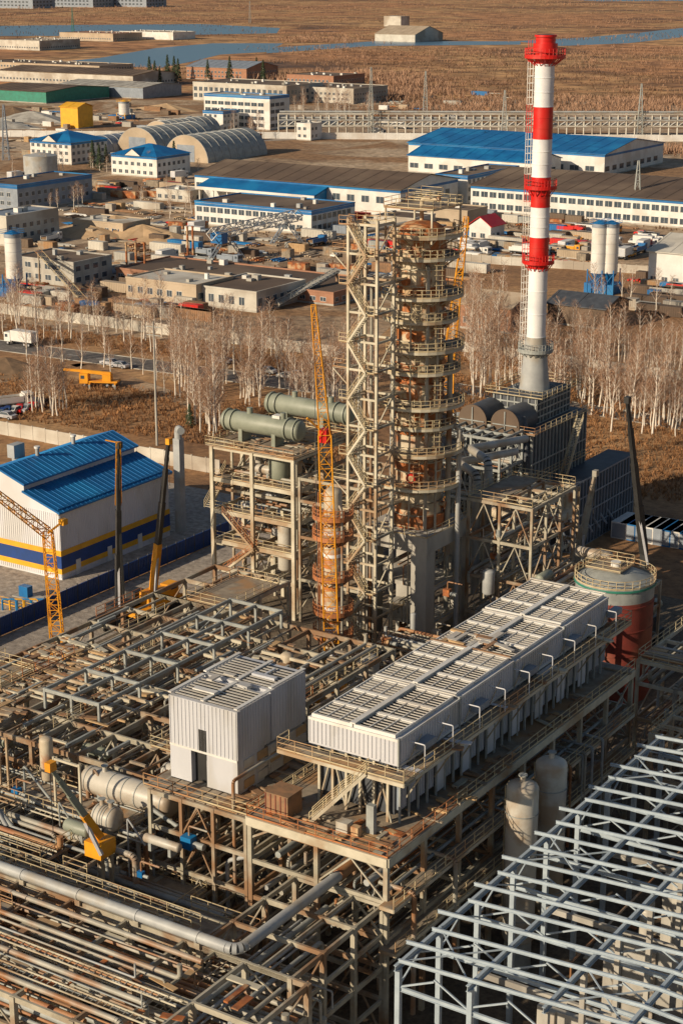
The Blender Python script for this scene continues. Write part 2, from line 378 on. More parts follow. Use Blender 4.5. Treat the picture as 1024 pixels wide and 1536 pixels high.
for (y,z) in ((-12.4,12.2),(-7.4,12.3),(-3,8.6),(-11,8.7)): tray(b,-50,-18,y,z)
for k in range(40): equip(b,R.uniform(-50,-8),R.uniform(-12,-1),R.choice([4.3,8.3,11.8]) ,R)
for k in range(30):
    x=R.uniform(-50,-6);y=R.uniform(-12,0);b.pipe([(x,y,1),(x,y,R.uniform(9,15)),(x+R.uniform(1,4),y,12)],R.choice([.08,.12,.2]),R.choice(PM),8)
for k in range(10):
    x=R.uniform(-50,-20);y=R.uniform(-12,0);b.beam((x,y,11.5),(x,y,17),.2,.2,'steell');b.beam((x,y,16.8),(x+3,y,16.8),.2,.2,'steell');b.beam((x+3,y,11.5),(x+3,y,17),.2,.2,'steell')
b.stair((-14,-12,4),(-9,-12,8),1,(0,1,0));b.stair((-34,-13.6,4),(-28,-13.6,11.6),1,(0,-1,0),'deckr','railo')
b.build()
def hvessel(name,u0,v0,u1,z,r,m):
    b=B(name);X,Y=L(u0,v0,z);Xe=XU(u1,Y,z)
    b.tank((X,Y,z),(Xe,Y,z),r,m,24)
    for k in(.2,.8):
        xx=X+(Xe-X)*k;b.box(xx-.2,xx+.2,Y-r*.8,Y+r*.8,z-r-.9,z-.3*r,'steelg')
        b.cyl((xx,Y,z+r*.9),(xx,Y,z+r+.5),.22,m,10);b.cyl((xx,Y,z+r+.5),(xx,Y,z+r+.58),.34,'steelg',10)
    for k in(.33,.5,.66,.97,.03): xx=X+(Xe-X)*k;b.cyl((xx-.04,Y,z),(xx+.04,Y,z),r+.05,'steelg',24)
    b.build()
hvessel('horizontal_drum',135,1168,255,13.2,1.25,'vessel')
hvessel('horizontal_drum',150,1222,172,13.2,1.1,'vessel')
hvessel('horizontal_drum',250,1155,300,13.5,.75,'vessel')
# ---- bottom pipe racks
b=B('pipe_rack')
frame(b,-45,12,11,-31,-18,3,[4,7,10,12.6],R,brace=.25,cw=.45,bh=.45,sec=2)
frame(b,-45,1,9,-18,-13.5,2,[5,8.6,12.0],R,brace=.3,sec=2)
for z in (4.3,7.3,10.3): pipes(b,-44,12,-30.5,-14,z,'x',R,.65,.32)
pipes(b,-44,4,-30,-20,12.9,'x',R,.35,.22)
pipes(b,2,10,-30,0,11,'y',R,.6,.3)
for (y,z) in ((-29,13.1),(-26,13.1),(-24,10.6),(-17.2,10.8)): tray(b,-44,6,y,z,.7)
b.pipe([(-60,-18.2,13.6),(5.8,-18.2,13.6),(5.8,-2.5,13.6)],.45,'pipeg',16)
b.cyl((5.8,-4.4,13.6),(5.8,-2.2,13.6),.5,'pipeo',16)
b.cyl((-38,-18.2,13.6),(-34,-18.2,13.6),.48,'pipeo',16)
for x in range(-58,4,6): b.cyl((x,-18.2,13.6),(x+.2,-18.2,13.6),.5,'pipeg',16);b.beam((x,-18.2,12.6),(x,-18.2,13.2),.5,.3,'steel')
frame(b,2,10.5,2,-18,-5,4,[4,7,10,12.6],R,brace=.4,cw=.4)
walk(b,-30,0,-16.4,-15.2,12.4,[[(-30,-16.4,12.4),(0,-16.4,12.4)],[(-30,-15.2,12.4),(0,-15.2,12.4)]])
walk(b,-45,-14,-22.8,-21.5,12.9,[[(-45,-22.8,12.9),(-14,-22.8,12.9)],[(-45,-21.5,12.9),(-14,-21.5,12.9)]])
walk(b,-5,2,-15,-10,10,[[(-5,-15,10),(2,-15,10)],[(-5,-10,10),(2,-10,10)]])
planks(b,-30,0,-16.3,-15.3,12.45,R,1);planks(b,-44,10,-30,-19,12.7,R,.12,('deckr','wood','steell','rust'))
b.stair((-20,-17,6),(-14,-17,12),1,(0,1,0));b.stair((-6,-12,4),(1,-12,10),1,(0,1,0));b.stair((-30,-24,2),(-36,-24,10),1,(0,1,0))
for k in range(22): equip(b,R.uniform(-42,8),R.uniform(-29,-15),R.choice([4.3,.2,7.3]),R)
for k in range(26):
    x=R.uniform(-44,10);y=R.uniform(-30,-14);b.pipe([(x,y,.5),(x,y,R.uniform(7,13.5)),(x+R.uniform(-3,3),y,10.6)],R.choice([.08,.12,.2]),R.choice(PM),8)
b.build()
# ---- lower-right building frame
b=B('building_steel_frame')
zx=15.2; XA=18.0; XE=60; YE=33
def zr(x): return zx+ (1.1-abs(x-36)*.06)
k=0; y=-15
while y<YE+.1:
    xs_=XA-(0,.9,.2,1.2)[k%4]
    b.ib((xs_,y,zr(xs_)),(36,y,zr(36)),.16,.28,'steelb');b.ib((36,y,zr(36)),(XE,y,zr(XE)),.16,.28,'steelb'); y+=2.6;k+=1
for i in range(8):
    x=XA+i*6
    b.ib((x,-15.5,zr(x)-.45),(x,YE,zr(x)-.45),.26,.5,'steelb')
    for j in range(9):
        y=-15+j*6
        if i%2==0 or j==0: b.beam((x,y,0),(x,y,zr(x)-.7),.4,.4,'conc' if i%4==2 else 'steelb')
        b.beam((x,y,zr(x)-2.2),(min(x+3,XE),y,zr(x)-.8),.12,.12,'steelb')
        b.beam((x+3,y,zr(x+3)-.8),(x+6,y,zr(x)-2.2),.12,.12,'steelb')
    if i==0:
        for j in range(8): y=-15+j*6;b.beam((x,y,zr(x)-2.2),(x,y+3,zr(x)-.8),.12,.12,'steelb');b.beam((x,y+3,zr(x)-.8),(x,y+6,zr(x)-2.2),.12,.12,'steelb')
for j in range(9):
    y=-15+j*6; b.ib((XA,y,zr(XA)-2.3),(XE,y,zr(XA)-2.3),.2,.36,'steelb')
    if j%2==0: b.beam((XA,y,8),(XE,y,8),.3,.5,'conc')
    if j%3==0:
        for x in (XA,XA+12,XA+24): b.beam((x,y,zr(x)-.1),(x+6,y+6,zr(x)-.1),.1,.1,'steelb');b.beam((x+6,y,zr(x)-.1),(x,y+6,zr(x)-.1),.1,.1,'steelb')
for y in (-9,3,15,27):
    b.box(25,XE,y+2.8,y+3.3,0,9.2,'conc')
    for k in range(11): b.box(26+k*3,26.6+k*3,y+2.5,y+2.8,0,9.2,'concl')
b.box(XA+.3,25,-15,-14.5,0,6,'conc')
b.box(54,55,-14,YE,0,10,'conc')
b.rail([(XA,-15,8.3),(XE,-15,8.3)])
for k in range(40): equip(b,R.uniform(19,48),R.uniform(-12,30),.2,R)
planks(b,19,50,-14,30,.1,R,.12,('deckr','wood','steell','rust'))
pipes(b,XA,50,-14,YE,7.6,'y',R,.08)
b.build()
for (X,Y,zt) in ((14.3,11.5,17.3),(14.2,17.2,17.2)):
    b=B('vertical_pressure_vessel'); b.tank((X,Y,3),(X,Y,zt),1.4,'vessel',28,.45)
    b.cyl((X,Y,0),(X,Y,4),1.2,'steelg',20)
    for z in (5,8,11,15): b.cyl((X,Y,z),(X,Y,z+.08),1.46,'steelg',28)
    b.cyl((X,Y,zt),(X,Y,zt+1.1),.25,'vessel',10);b.cyl((X,Y,zt+1.1),(X,Y,zt+1.2),.4,'steelg',12);b.beam((X-1.4,Y-.5,4),(X-1.4,Y-.5,zt),.06,.06,'rail');b.beam((X-1.5,Y,4),(X-1.5,Y,zt),.06,.06,'rail')
    b.build()
# ---- main column
b=B('distillation_column'); CX,CY=-32.3,72.5; r=2.9
b.box(CX-5.2,CX+4.6,CY-5.5,CY+5.5,14.9,17.0,'conc')
for (xa,ya) in ((CX-5.2,CY-5.5),(CX+2.3,CY-5.5),(CX-5.2,CY+3.4),(CX+2.3,CY+3.4)): b.box(xa,xa+2.2,ya+.05,ya+2.1,0,14.9,'conc')
for z in (4.5,9.5): b.box(CX-5,CX+4.4,CY-3.4,CY+3.4,z,z+.5,'conc');b.rail([(CX+4.4,CY-3.3,z+.5),(CX+4.4,CY+3.3,z+.5)])
for z in (2.5,7,12): pipes(b,CX-2,CX+4,CY-3.4,CY+3.4,z,'y',R,.7,.3)
b.rail([(CX-5.2,CY-5.5,17),(CX+4.6,CY-5.5,17),(CX+4.6,CY+5.5,17)])
b.cyl((CX,CY,17.0),(CX,CY,18.6),r+.5,'rust',32)
z=18.6;i=0
while z<53:
    h=R.choice([1.2,1.6,2.0]); b.cyl((CX,CY,z),(CX,CY,z+h),r+(.0 if i%3 else .12),('rustv','insul','rustv','rust','rustv','insul','rustv')[i%7],32,cap=False)
    b.cyl((CX,CY,z),(CX,CY,z+.12),r+.25,R.choice(['rust','insul','steel','steell']),32); z+=h;i+=1
b.tank((CX,CY,z-.5),(CX,CY,z+.8),r,'rust',32,.45)
for k in range(34):
    a=R.uniform(-2.9,.6);zz=R.uniform(19,52);d=Vector((cos(a),sin(a),0));o=Vector((CX,CY,zz));b.cyl(o+d*r*.9,o+d*(r+.7),R.choice([.2,.3,.45]),R.choice(['rust','insul','pipe']),10);b.cyl(o+d*(r+.7),o+d*(r+.8),.45,'rust',12)
def ringp(b,cx,cy,r0,r1,a0,a1,z,m='deck',rm='rail',em='steell'):
    n=max(6,int((a1-a0)/.2)); pr=None
    for i in range(n+1):
        a=a0+(a1-a0)*i/n; p0=(cx+r0*cos(a),cy+r0*sin(a));p1=(cx+r1*cos(a),cy+r1*sin(a))
        if pr:
            q0,q1=pr; b.add([(q0[0],q0[1],z),(q1[0],q1[1],z),(p1[0],p1[1],z),(p0[0],p0[1],z),(q0[0],q0[1],z-.1),(q1[0],q1[1],z-.1),(p1[0],p1[1],z-.1),(p0[0],p0[1],z-.1)],[(0,1,2,3),(7,6,5,4),(1,5,6,2),(0,3,7,4)],m)
            b.beam((q1[0],q1[1],z-.12),(p1[0],p1[1],z-.12),.1,.34,em)
            for hh in (1.1,.6,.15): b.beam((q1[0],q1[1],z+hh),(p1[0],p1[1],z+hh),.07,.07 if hh>.2 else .16,rm)
        b.beam((p1[0],p1[1],z),(p1[0],p1[1],z+1.1),.06,.06,rm)
        if i%2==0: b.beam((p1[0],p1[1],z-.15),(p0[0],p0[1],z-1.3),.11,.11,em)
        pr=(p0,p1)
pz=[]
for vv,ra in ((352,5.0),(385,4.6),(442,5.2),(478,4.6),(520,5.4),(553,5.0),(603,5.6),(635,4.6),(672,5.6),(722,5.4)):
    zq=ZV(vv-4,CX,CY);pz.append(zq);a0=R.choice([-2.2,-1.9,-2.5]);ringp(b,CX,CY,r+.15,ra,a0,R.choice([1.6,1.2,2.2]),zq)
for i in range(len(pz)-1):   # caged ladders between platforms
    a=(-1.1,-.5)[i%2]; ox,oy=CX+(r+1.4)*cos(a),CY+(r+1.4)*sin(a)
    for q in(-.25,.25): b.beam((ox+q,oy+q,pz[i+1]),(ox+q,oy+q,pz[i]+1),.06,.06,'rail')
    zc=pz[i+1]+.3
    while zc<pz[i]+1: b.beam((ox-.25,oy-.25,zc),(ox+.25,oy+.25,zc),.05,.05,'rail');b.beam((ox-.4,oy-.5,zc),(ox+.5,oy+.2,zc),.05,.05,'rail');zc+=.6
for zz in lin(20,52,6): b.beam((CX-3.2,CY-2.2,zz),(CX+3.4,CY-3.1,zz),.12,.12,'steell')
for (dx,dy,rr,m,zt) in ((2.6,-2.7,.24,'pipe',50),(3.3,-1.4,.16,'pipe',48),(-1.8,-3.5,.26,'pipeg',52),(3.5,1.4,.35,'pipe',40),(.8,-3.6,.1,'steell',46)):
    b.pipe([(CX+dx*.7,CY+dy*.7,zt),(CX+dx,CY+dy,zt),(CX+dx,CY+dy,3)],rr,m,12)
aa=CX+5.2
b.pipe([(CX+2,CY+1,30),(aa,CY+1,30),(aa,CY+1,3)],.32,'pipeg',12)
o=Vector((CX+1.0,CY-3.4,ZV(705,CX,CY)));b.cyl(o,o+Vector((.2,-.5,0)),.6,'red',18);b.cyl(o+Vector((.2,-.5,0)),o+Vector((.22,-.55,0)),.38,'rust',18)
zt=ZV(308,CX,CY)
b.box(CX-3.2,CX+3.6,CY-3.5,CY+3.5,zt-.1,zt,'deck');b.railrect(CX-3.2,CX+3.6,CY-3.5,CY+3.5,zt,'rail')
for (dx,dy) in ((-3,-3.4),(3.4,-3.4),(3.4,3.4),(-3,3.4)): b.beam((CX+dx,CY+dy,zt-4),(CX+dx,CY+dy,zt),.2,.2,'steell')
b.pipe([(CX,CY,zt-3),(CX,CY,zt+.9),(CX+2.5,CY,zt+.9)],.25,'rustv')
b.railrect(CX-1,CX+2,CY-1.5,CY+1.5,zt+1.0)
b.build()
b=B('stair_tower'); tx0,tx1,ty0,ty1=-36.4,-32.4,62.6,66.4; zT=55.5
levels=lin(0,zT,17)
for x in (tx0,tx1):
    for y in (ty0,ty1): b.beam((x,y,0),(x,y,zT+.6),.32,.32,'steell')
b.beam((tx0+1.6,ty0,0),(tx0+1.6,ty0,zT),.16,.16,'steell')
for i,z in enumerate(levels[1:]):
    for y in(ty0,ty1): b.beam((tx0,y,z),(tx1,y,z),.18,.26,'steell')
    for x in(tx0,tx1): b.beam((x,ty0,z),(x,ty1,z),.18,.26,'steell')
    zp=levels[i]
    if i%2: b.beam((tx1,ty0,zp),(tx1,ty1,z),.13,.13,'steell')
    b.box(tx0-.6,tx0+.8,ty0-1.1,ty1-1,z-.06,z,'deck') if i%2 else b.box(tx1-.9,tx1+.3,ty0-1.1,ty1-1,z-.06,z,'deck')
    b.rail([(tx0-.6,ty0-1.1,z),(tx0+.9,ty0-1.1,z)] if i%2 else [(tx1-1.0,ty0-1.1,z),(tx1+.3,ty0-1.1,z)])
    if i%2: b.stair((tx1-.8,ty0-.5,zp),(tx0+.7,ty0-.5,z),.8,(0,-1,0))
    else: b.stair((tx0+.7,ty0-.5,zp),(tx1-.8,ty0-.5,z),.8,(0,-1,0))
    if i%4==1:
        b.box(tx1-2,tx1+.3,ty1,CY-3.5,z-.1,z,'deck');b.rail([(tx1+.3,ty1,z),(tx1+.3,CY-3.5,z)])
    if i%4==2: b.box(tx0-2.2,tx0,ty0,ty0+2.4,z-.1,z,'deck');b.rail([(tx0,ty0,z),(tx0-2.2,ty0,z),(tx0-2.2,ty0+2.4,z)]);b.beam((tx0-2.2,ty0,z-.1),(tx0,ty0,z-2.0),.13,.13,'steell')
b.railrect(tx0,tx1,ty0,ty1,zT)
b.pipe([(tx0-.7,ty1,2),(tx0-.7,ty1,54),(tx0+2,CY,54.5)],.3,'pipeg');b.pipe([(tx0+.5,ty1+.6,0),(tx0+.5,ty1+.6,48),(CX,CY-2,48)],.2,'pipe')
b.build()
b=B('stripper_column'); sx,sy=-33.3,54.5; zz=ZV(738,sx,sy)
b.tank((sx,sy,4),(sx,sy,zz),1.1,'insul',20)
for k in range(14): z=5+k*(zz-6)/14; b.cyl((sx,sy,z),(sx,sy,z+R.uniform(.3,.8)),1.16,R.choice(['rust','wchim','rustv']),20)
for vv in (772,802,862,914,950): ringp(b,sx,sy,1.15,2.4,-3.1,1.2,ZV(vv,sx,sy),'rust','railo','railo')
b.pipe([(sx+1.6,sy-.5,0),(sx+1.6,sy-.5,zz-2),(sx+.5,sy,zz-1)],.15,'pipe'); b.beam((sx-1.4,sy-1,3),(sx-1.4,sy-1,zz),.08,.08,'railo');b.beam((sx-1.0,sy-1.2,3),(sx-1.0,sy-1.2,zz),.08,.08,'railo')
b.cyl((sx,sy,0),(sx,sy,4),1.1,'conc',16)
b.build()
b=B('vertical_drum');X,Y=L(549,985,10);b.cyl((X,Y,0),(X,Y,9.4),1.5,'vessel',24);b.tank((X,Y,9.4),(X,Y,9.6),1.5,'vessel',24);b.cyl((X,Y,9.8),(X,Y,11),.2,'pipe',8);b.cyl((X,Y,7),(X,Y,7.1),1.56,'steelg',24);b.build()
# ---- reactor structure with exchangers
b=B('exchanger_structure')
frame(b,-64.3,-51,3,72,86,3,[5,9,13.3,17.8,22.3],R,m='steell',brace=.5,cw=.5,bh=.55,sec=2)
b.box(-65,-50.6,71.5,86.4,22.5,22.65,'deck');b.railrect(-65,-50.6,71.5,86.4,22.7)
for z in (9.2,13.5,18):
    b.box(-64,-55,78,86,z,z+.1,'deck');b.box(-64,-51,72,74,z,z+.1,'deck');b.rail([(-64.3,72,z+.1),(-51,72,z+.1)]);b.rail([(-51,72,z+.1),(-51,86,z+.1)]);pipes(b,-63,-52,74,84,z+.2,'x',R,.4,.3)
    for k in range(5): equip(b,R.uniform(-62,-54),R.uniform(73,83),z+.1,R)
b.tank((-54.5,75,6),(-54.5,75,12),1,'vessel',20);b.tank((-56,76,18.5),(-56,76,21),1.5,'green',20)
b.stair((-62,71,5.2),(-57,71,9.2),1,(0,1,0),rm='railo');b.stair((-57,71,9.2),(-62,71,13.5),1,(0,1,0),rm='railo');b.stair((-64.8,72,13.5),(-64.8,77,18),1,(-1,0,0))
planks(b,-64,-52,72,86,22.6,R,.3)
frame(b,-50,-40,3,72,84,2,[6,12,17,20],R,brace=.3)
b.build()
for (u0,v0,u1,z,nm) in ((340,628,450,25.2,0),(405,603,525,25.4,1)):
    b=B('shell_and_tube_exchanger');X,Y=L(u0,v0,z);Xe=XU(u1,Y,z);r=1.35
    b.tank((X,Y,z),(Xe,Y,z),r,'green',24,.3)
    for t in (.03,.12,.85,.97): xx=X+(Xe-X)*t;b.cyl((xx-.12,Y,z),(xx+.12,Y,z),r+.2,'green',24)
    for t in (.25,.7): xx=X+(Xe-X)*t;b.box(xx-.3,xx+.3,Y-1.1,Y+1.1,z-2.6,z-.6,'green');b.cyl((xx+.9,Y,z+1),(xx+.9,Y,z+2.1),.4,'green',12)
    if nm==0: b.box(X+8,X+9.2,Y-.6,Y+.6,z+1.3,z+1.7,'white')
    frame(b,X-1,Xe+1,3,Y-2.4,Y+2.4,2,[8,16,22.6],R)
    b.build()
# ---- middle structures between column and heater
b=B('piping_structure')
frame(b,-27,-18,3,76,88,4,[5,10,15,20],R,brace=.4,sec=2)
for z in (5.2,10.2,15.2): pipes(b,-27,-18,76,88,z,'y',R,.6,.4); 
b.railrect(-27,-18,76,88,20.3);b.box(-27,-23,76,88,20.2,20.3,'deck')
for (yy,zz,rr) in ((80,22,.55),(83,23.2,.55)):
    b.pipe([(-28,yy,6),(-28,yy,zz),(-33,yy+4,zz),(-36,yy+26,zz-4)],rr,'pipeg',14)
frame(b,-33,-24,3,92,102,3,[4,8,12,15.5],R,m='steell',brace=.3)
b.pipe([(-34,94,13),(-30,91.5,13),(-23.5,91.5,13),(-23.5,98,13),(-23.5,98,16)],.7,'insul',14)
for (a_,e_) in (((-33,92,15.5),(-28,92,17.6)),((-28,92,17.6),(-24,102,15.5)),((-33,102,15.5),(-28,92,17.6))): b.beam(a_,e_,.2,.3,'steell')
b.box(-33,-29,92,102,12.1,12.2,'deck');b.railrect(-33,-24,92,102,12.2)
frame(b,-17,-4,4,60,84,5,[4,8,11],R,brace=.3,sec=2)
for z in (4.2,8.2,11.2): pipes(b,-17,-4,60,84,z,'y',R,.6,.3)
for k in range(22): equip(b,R.uniform(-28,-6),R.uniform(62,88),R.choice([4.3,8.3,11.3]),R)
frame(b,-27,-2,6,44,60,4,[4,7.5],R,brace=.3)
for z in (4.2,7.7): pipes(b,-27,-2,44,60,z,'x',R,.5,.3)
for k in range(10): equip(b,R.uniform(-28,-4),R.uniform(45,58),R.choice([4.3,7.7]),R)
b.build()
# ---- heater + chimney
b=B('process_heater')
def ribbox(x0,x1,y0,y1,z0,z1,m,rm,st=1.1):
    b.box(x0,x1,y0,y1,z0,z1,m)
    n=int((x1-x0)/st)
    for k in range(n+1): x=x0+k*(x1-x0)/n;b.box(x-.09,x+.09,y0-.22,y0,z0,z1,rm)
    n=int((y1-y0)/st)
    for k in range(n+1): y=y0+k*(y1-y0)/n;b.box(x1,x1+.22,y-.09,y+.09,z0,z1,rm)
    for z in lin(z0,z1,5): b.box(x0,x1+.25,y0-.25,y0-.22,z-.12,z+.12,rm);b.box(x1+.22,x1+.25,y0,y1,z-.12,z+.12,rm)
ribbox(-49,-37,113,131,0,19,'steeld','steelg')
ribbox(-37,-32.5,118,140,0,10.5,'steeld','panelb')
ribbox(-46,-39,118,129,19,23,'steeld','steelg')
for x in (-46.2,-40.8): b.cyl((x,111.8,20),(x,118,20),2.2,'steeld',24);b.cyl((x,111.7,20),(x,111.9,20),2.35,'darkr',24);b.beam((x-2,111.6,20),(x+2,111.6,20),.15,.15,'steelg');b.beam((x,111.6,18),(x,111.6,22),.15,.15,'steelg')
for z in (6,12,19): b.box(-50,-36,111.9,113,z-.1,z,'deck');b.rail([(-50,111.9,z),(-36,111.9,z),(-36,131,z)])
b.railrect(-47,-37.5,117,130,23.1)
b.pipe([(-37.5,112.5,2),(-37.5,112.5,16),(-39,114,21)],.5,'steeld',14);b.pipe([(-50,112,3),(-50,112,20),(-47,116,20)],.5,'pipeg',14)
for k in range(7): b.beam((-36.5,114+k*2.5,10),(-31.5,116+k*2.5,2),.25,.25,'panelb')
b.stair((-35.5,113,0),(-35.5,125,19),1,(1,0,0))
frame(b,-52,-38,4,105,112,3,[5,10,15,19.5],R,m='steelg',brace=.4)
for z in (5.2,10.2,15.2): pipes(b,-52,-38,105,111,z,'x',R,.6,.4)
b.build()
b=B('chimney')
KX,KY=-42.1,123.4
zs=[ZV(v,KX,KY) for v in (402,355,310,265,208,160,95,78)]
b.lathe((KX,KY,0),(0,0,1),[(20,2.6),(26,2.0),(30,1.6),(31,1.46)],'pipeg',28)
zz=[31]+zs+[ZV(52,KX,KY)]
seq=['wchim','red','wchim','red','wchim','red','wchim','red','red']
for i in range(len(zz)-1):
    b.cyl((KX,KY,zz[i]),(KX,KY,zz[i+1]),1.42,seq[i],32,cap=False)
    for q in range(3): zq=zz[i]+(zz[i+1]-zz[i])*q/3; b.cyl((KX,KY,zq),(KX,KY,zq+.1),1.48,seq[i],32)
b.cyl((KX,KY,zz[-2]),(KX,KY,zz[-2]+1.2),1.75,'red',28);b.cyl((KX,KY,zz[-1]-.3),(KX,KY,zz[-1]),1.6,'red',28);b.cyl((KX,KY,zz[-1]),(KX,KY,zz[-1]+.02),1.25,'black',24)
ringp(b,KX,KY,1.45,2.9,-3.14,3.14,ZV(84,KX,KY),'red','red','red')
ringp(b,KX,KY,1.45,2.3,-3.14,1,ZV(280,KX,KY),'red','red','red');ringp(b,KX,KY,1.45,2.3,-3.14,1,ZV(392,KX,KY),'red','red','red')
ringp(b,KX,KY,1.45,2.6,-3.14,3.14,ZV(524,KX,KY),'steelg','steelg','steelg');ringp(b,KX,KY,1.9,3.2,-3.14,3.14,ZV(590,KX,KY),'steelg','steelg','steelg')
d=Vector((-.95,-.1,0)).normalized(); e=Vector((d.y,-d.x,0))
zc=25
while zc<zz[-1]-1:
    m='red' if any(seq[i]=='red' and zz[i]<=zc<zz[i+1] for i in range(len(zz)-1)) else 'white'
    o=Vector((KX,KY,zc))+d*1.6
    for q in (-.45,.45): b.beam(o+e*q,o+e*q+Vector((0,0,1.0)),.07,.07,m);b.beam(o+e*q+d*.8,o+e*q+d*.8+Vector((0,0,1)),.07,.07,m)
    for hh in (0,.5): b.beam(o+e*-.45+Vector((0,0,hh)),o+e*.45+Vector((0,0,hh)),.05,.05,m)
    for q in(-.45,.45): b.beam(o+e*q,o+e*q+d*.8,.05,.05,m)
    b.beam(o+e*-.45+d*.8,o+e*.45+d*.8,.05,.05,m); zc+=1.0
b.build()
# ---- right tank + racks
b=B('storage_tank'); tx,ty=L(922,866,14.5)
b.cyl((tx,ty,0),(tx,ty,12.6),4.7,'maroon',40);b.cyl((tx,ty,12.6),(tx,ty,14.3),4.7,'steelg',40);b.cyl((tx,ty,14.15),(tx,ty,14.4),4.9,'tealn',40)
for z in (3,6,9,12): b.cyl((tx,ty,z),(tx,ty,z+.15),4.78,'maroon',40)
b.lathe((tx,ty,14.35),(0,0,1),[(0,4.8),(1.2,2.2),(1.5,.05)],'steelg',40)
ringp(b,tx,ty,4.4,4.8,-3.14,3.14,14.45,'steelg','rail','steelg');b.box(tx-3,tx+1.5,ty-2,ty+2,15.8,15.9,'deck');b.railrect(tx-3,tx+1.5,ty-2,ty+2,15.9)
b.cyl((tx,ty,15.8),(tx,ty,16.5),.6,'white',12)
b.build()
b=B('pipe_rack')
frame(b,8,30,5,50,78,5,[4,8,12,14.5],R,m='steell',brace=.3);frame(b,15,50,6,37.5,48,3,[4,8,12.5],R,m='steell',brace=.3,cw=.4)
for z in (4.3,8.3,12.3): pipes(b,8,30,50,78,z,'y',R,.5,.3)
for z in (4.3,8.3): pipes(b,15,50,37.5,47.5,z,'x',R,.6,.3)
b.railrect(15,50,37.5,48,12.7);tray(b,15,50,39,12.9);tray(b,15,50,44,12.9)
pipes(b,8,30,50,78,14.7,'x',R,.3,.25)
b.railrect(8,30,50,78,14.7);planks(b,8,30,50,78,14.7,R,.12)
frame(b,6,40,6,82,98,4,[4,8,11],R,brace=.3)
for z in (4.3,8.3,11.2): pipes(b,6,40,82,98,z,'x',R,.6,.3)
for k in range(20): equip(b,R.uniform(9,28),R.uniform(52,76),R.choice([4.3,8.3,14.8]),R)
b.build()
# ================================================================= cranes
def wl(u,v,yw):
    t=PT+atan((v-768)/F); z=H-yw*tan(t); d=yw*cp+(H-z)*sp; x=(u-512)/F*d
    return (x*c-yw*s-OX, x*s+yw*c-OY, z)
b=B('lattice_boom_crane')
p0=wl(500,1050,193);p1=wl(487,650,190);p2=wl(470,458,188)
b.lattice(p0,p1,1.7,'crane',1.9,1.4,.12);b.lattice(p1,p2,1.2,'crane',1.3,.5,.09)
b.beam(p1,(p1[0]-1,p1[1]-2,p1[2]+2),.2,.2,'crane');b.box(p1[0]-.5,p1[0]+.5,p1[1]-.5,p1[1]+.5,p1[2]-1,p1[2]+.5,'red')
x,y,_=p0;b.box(x-1.6,x+1.6,y-3,y+3,1.2,3.6,'crane');b.box(x-2.6,x-1.4,y-3.5,y+3.5,0,1.3,'steeld');b.box(x+1.4,x+2.6,y-3.5,y+3.5,0,1.3,'steeld');b.beam((x,y,3),p0,1.4,1.4,'crane')
b.beam(p2,(x,y-3,3.5),.05,.05,'steeld')
b.build()
b=B('lattice_boom_crane')
p0=wl(672,545,285);p1=wl(699,326,280);b.lattice(p0,p1,1.7,'crane',1.5,.7,.12);b.lattice((p0[0],p0[1],2),p0,1.8,'crane',1.8,1.7,.14)
b.box(p0[0]-2,p0[0]+2,p0[1]-3,p0[1]+3,0,3,'crane');b.beam(p1,(p1[0],p1[1],p1[2]-9),.05,.05,'black')
b.build()
b=B('tower_crane')
p0=wl(86,958,205);p1=wl(72,800,203);p2=wl(-30,722,196);b.lattice((p0[0],p0[1],0),p0,1.5,'crane',1.5);b.lattice(p0,p1,1.5,'crane',1.4,1.1,.13);b.lattice(p1,p2,1.1,'crane',1.1,.7,.11)
b.box(p0[0]-1.6,p0[0]+1.6,p0[1]-1.6,p0[1]+1.6,0,.6,'conc');pk=wl(95,782,203);b.beam(p1,pk,.25,.25,'crane');b.box(pk[0]-.4,pk[0]+.4,pk[1]-.4,pk[1]+.4,pk[2]-.4,pk[2]+.3,'crane')
b.build()
def tele(name,ub,vb,ut,vt,yw,m1='crane',m2='black',w=.8,base=True):
    b=B(name);p=Vector(wl(ub,vb,yw));q=Vector(wl(ut,vt,yw-3))
    pts=[p.lerp(q,t) for t in (0,.32,.6,.82,1)]
    for i in range(4): b.beam(pts[i],pts[i+1],w*(1-.18*i),w*(1.1-.18*i),(m1 if i==0 else m2))
    b.box(q.x-.3,q.x+.3,q.y-.3,q.y+.5,q.z-.4,q.z+.4,m1);b.beam(q,(q.x,q.y,q.z-6),.05,.05,'black');b.beam(p.lerp(q,.3)-Vector((0,0,.6)),p+Vector((1,-1,-1)),.3,.3,'silver')
    x,y=p.x,p.y
    if base:
        b.box(x-1.2,x+1.2,y-5,y+5,1.0,1.6,m1);b.box(x-1.2,x+1.2,y-1.5,y+2,1.6,max(2.6,min(p.z,4)),m1);b.box(x-1.2,x+.4,y+3,y+5,1.6,3.2,m1);b.box(x-1.22,x+.42,y+3.4,y+4.6,2.4,3.0,'glass')
        for yy in (-4,-2.6,2.6,4):
            for xx in (-1.25,1.0): b.cyl((x+xx,y+yy,.55),(x+xx+.25,y+yy,.55),.55,'tyre',14)
        b.beam((x,y,2),p,w,w,m1)
    else:
        b.beam((x,y,0),p,w*.7,w*.7,'steel');b.box(x-.9,x+.9,y-1,y+1,p.z-1.6,p.z-.2,m1)
    b.build()
tele('telescopic_crane',178,905,178,668,225,m1='black')
tele('telescopic_crane',230,885,253,662,228)
tele('telescopic_crane',965,830,940,600,215,m1='black')
tele('telescopic_crane',868,825,892,710,228,m1='pipe',m2='pipe',base=False)
tele('telescopic_crane',150,1255,75,1150,137,m1='crane',m2='green',w=.6,base=False)
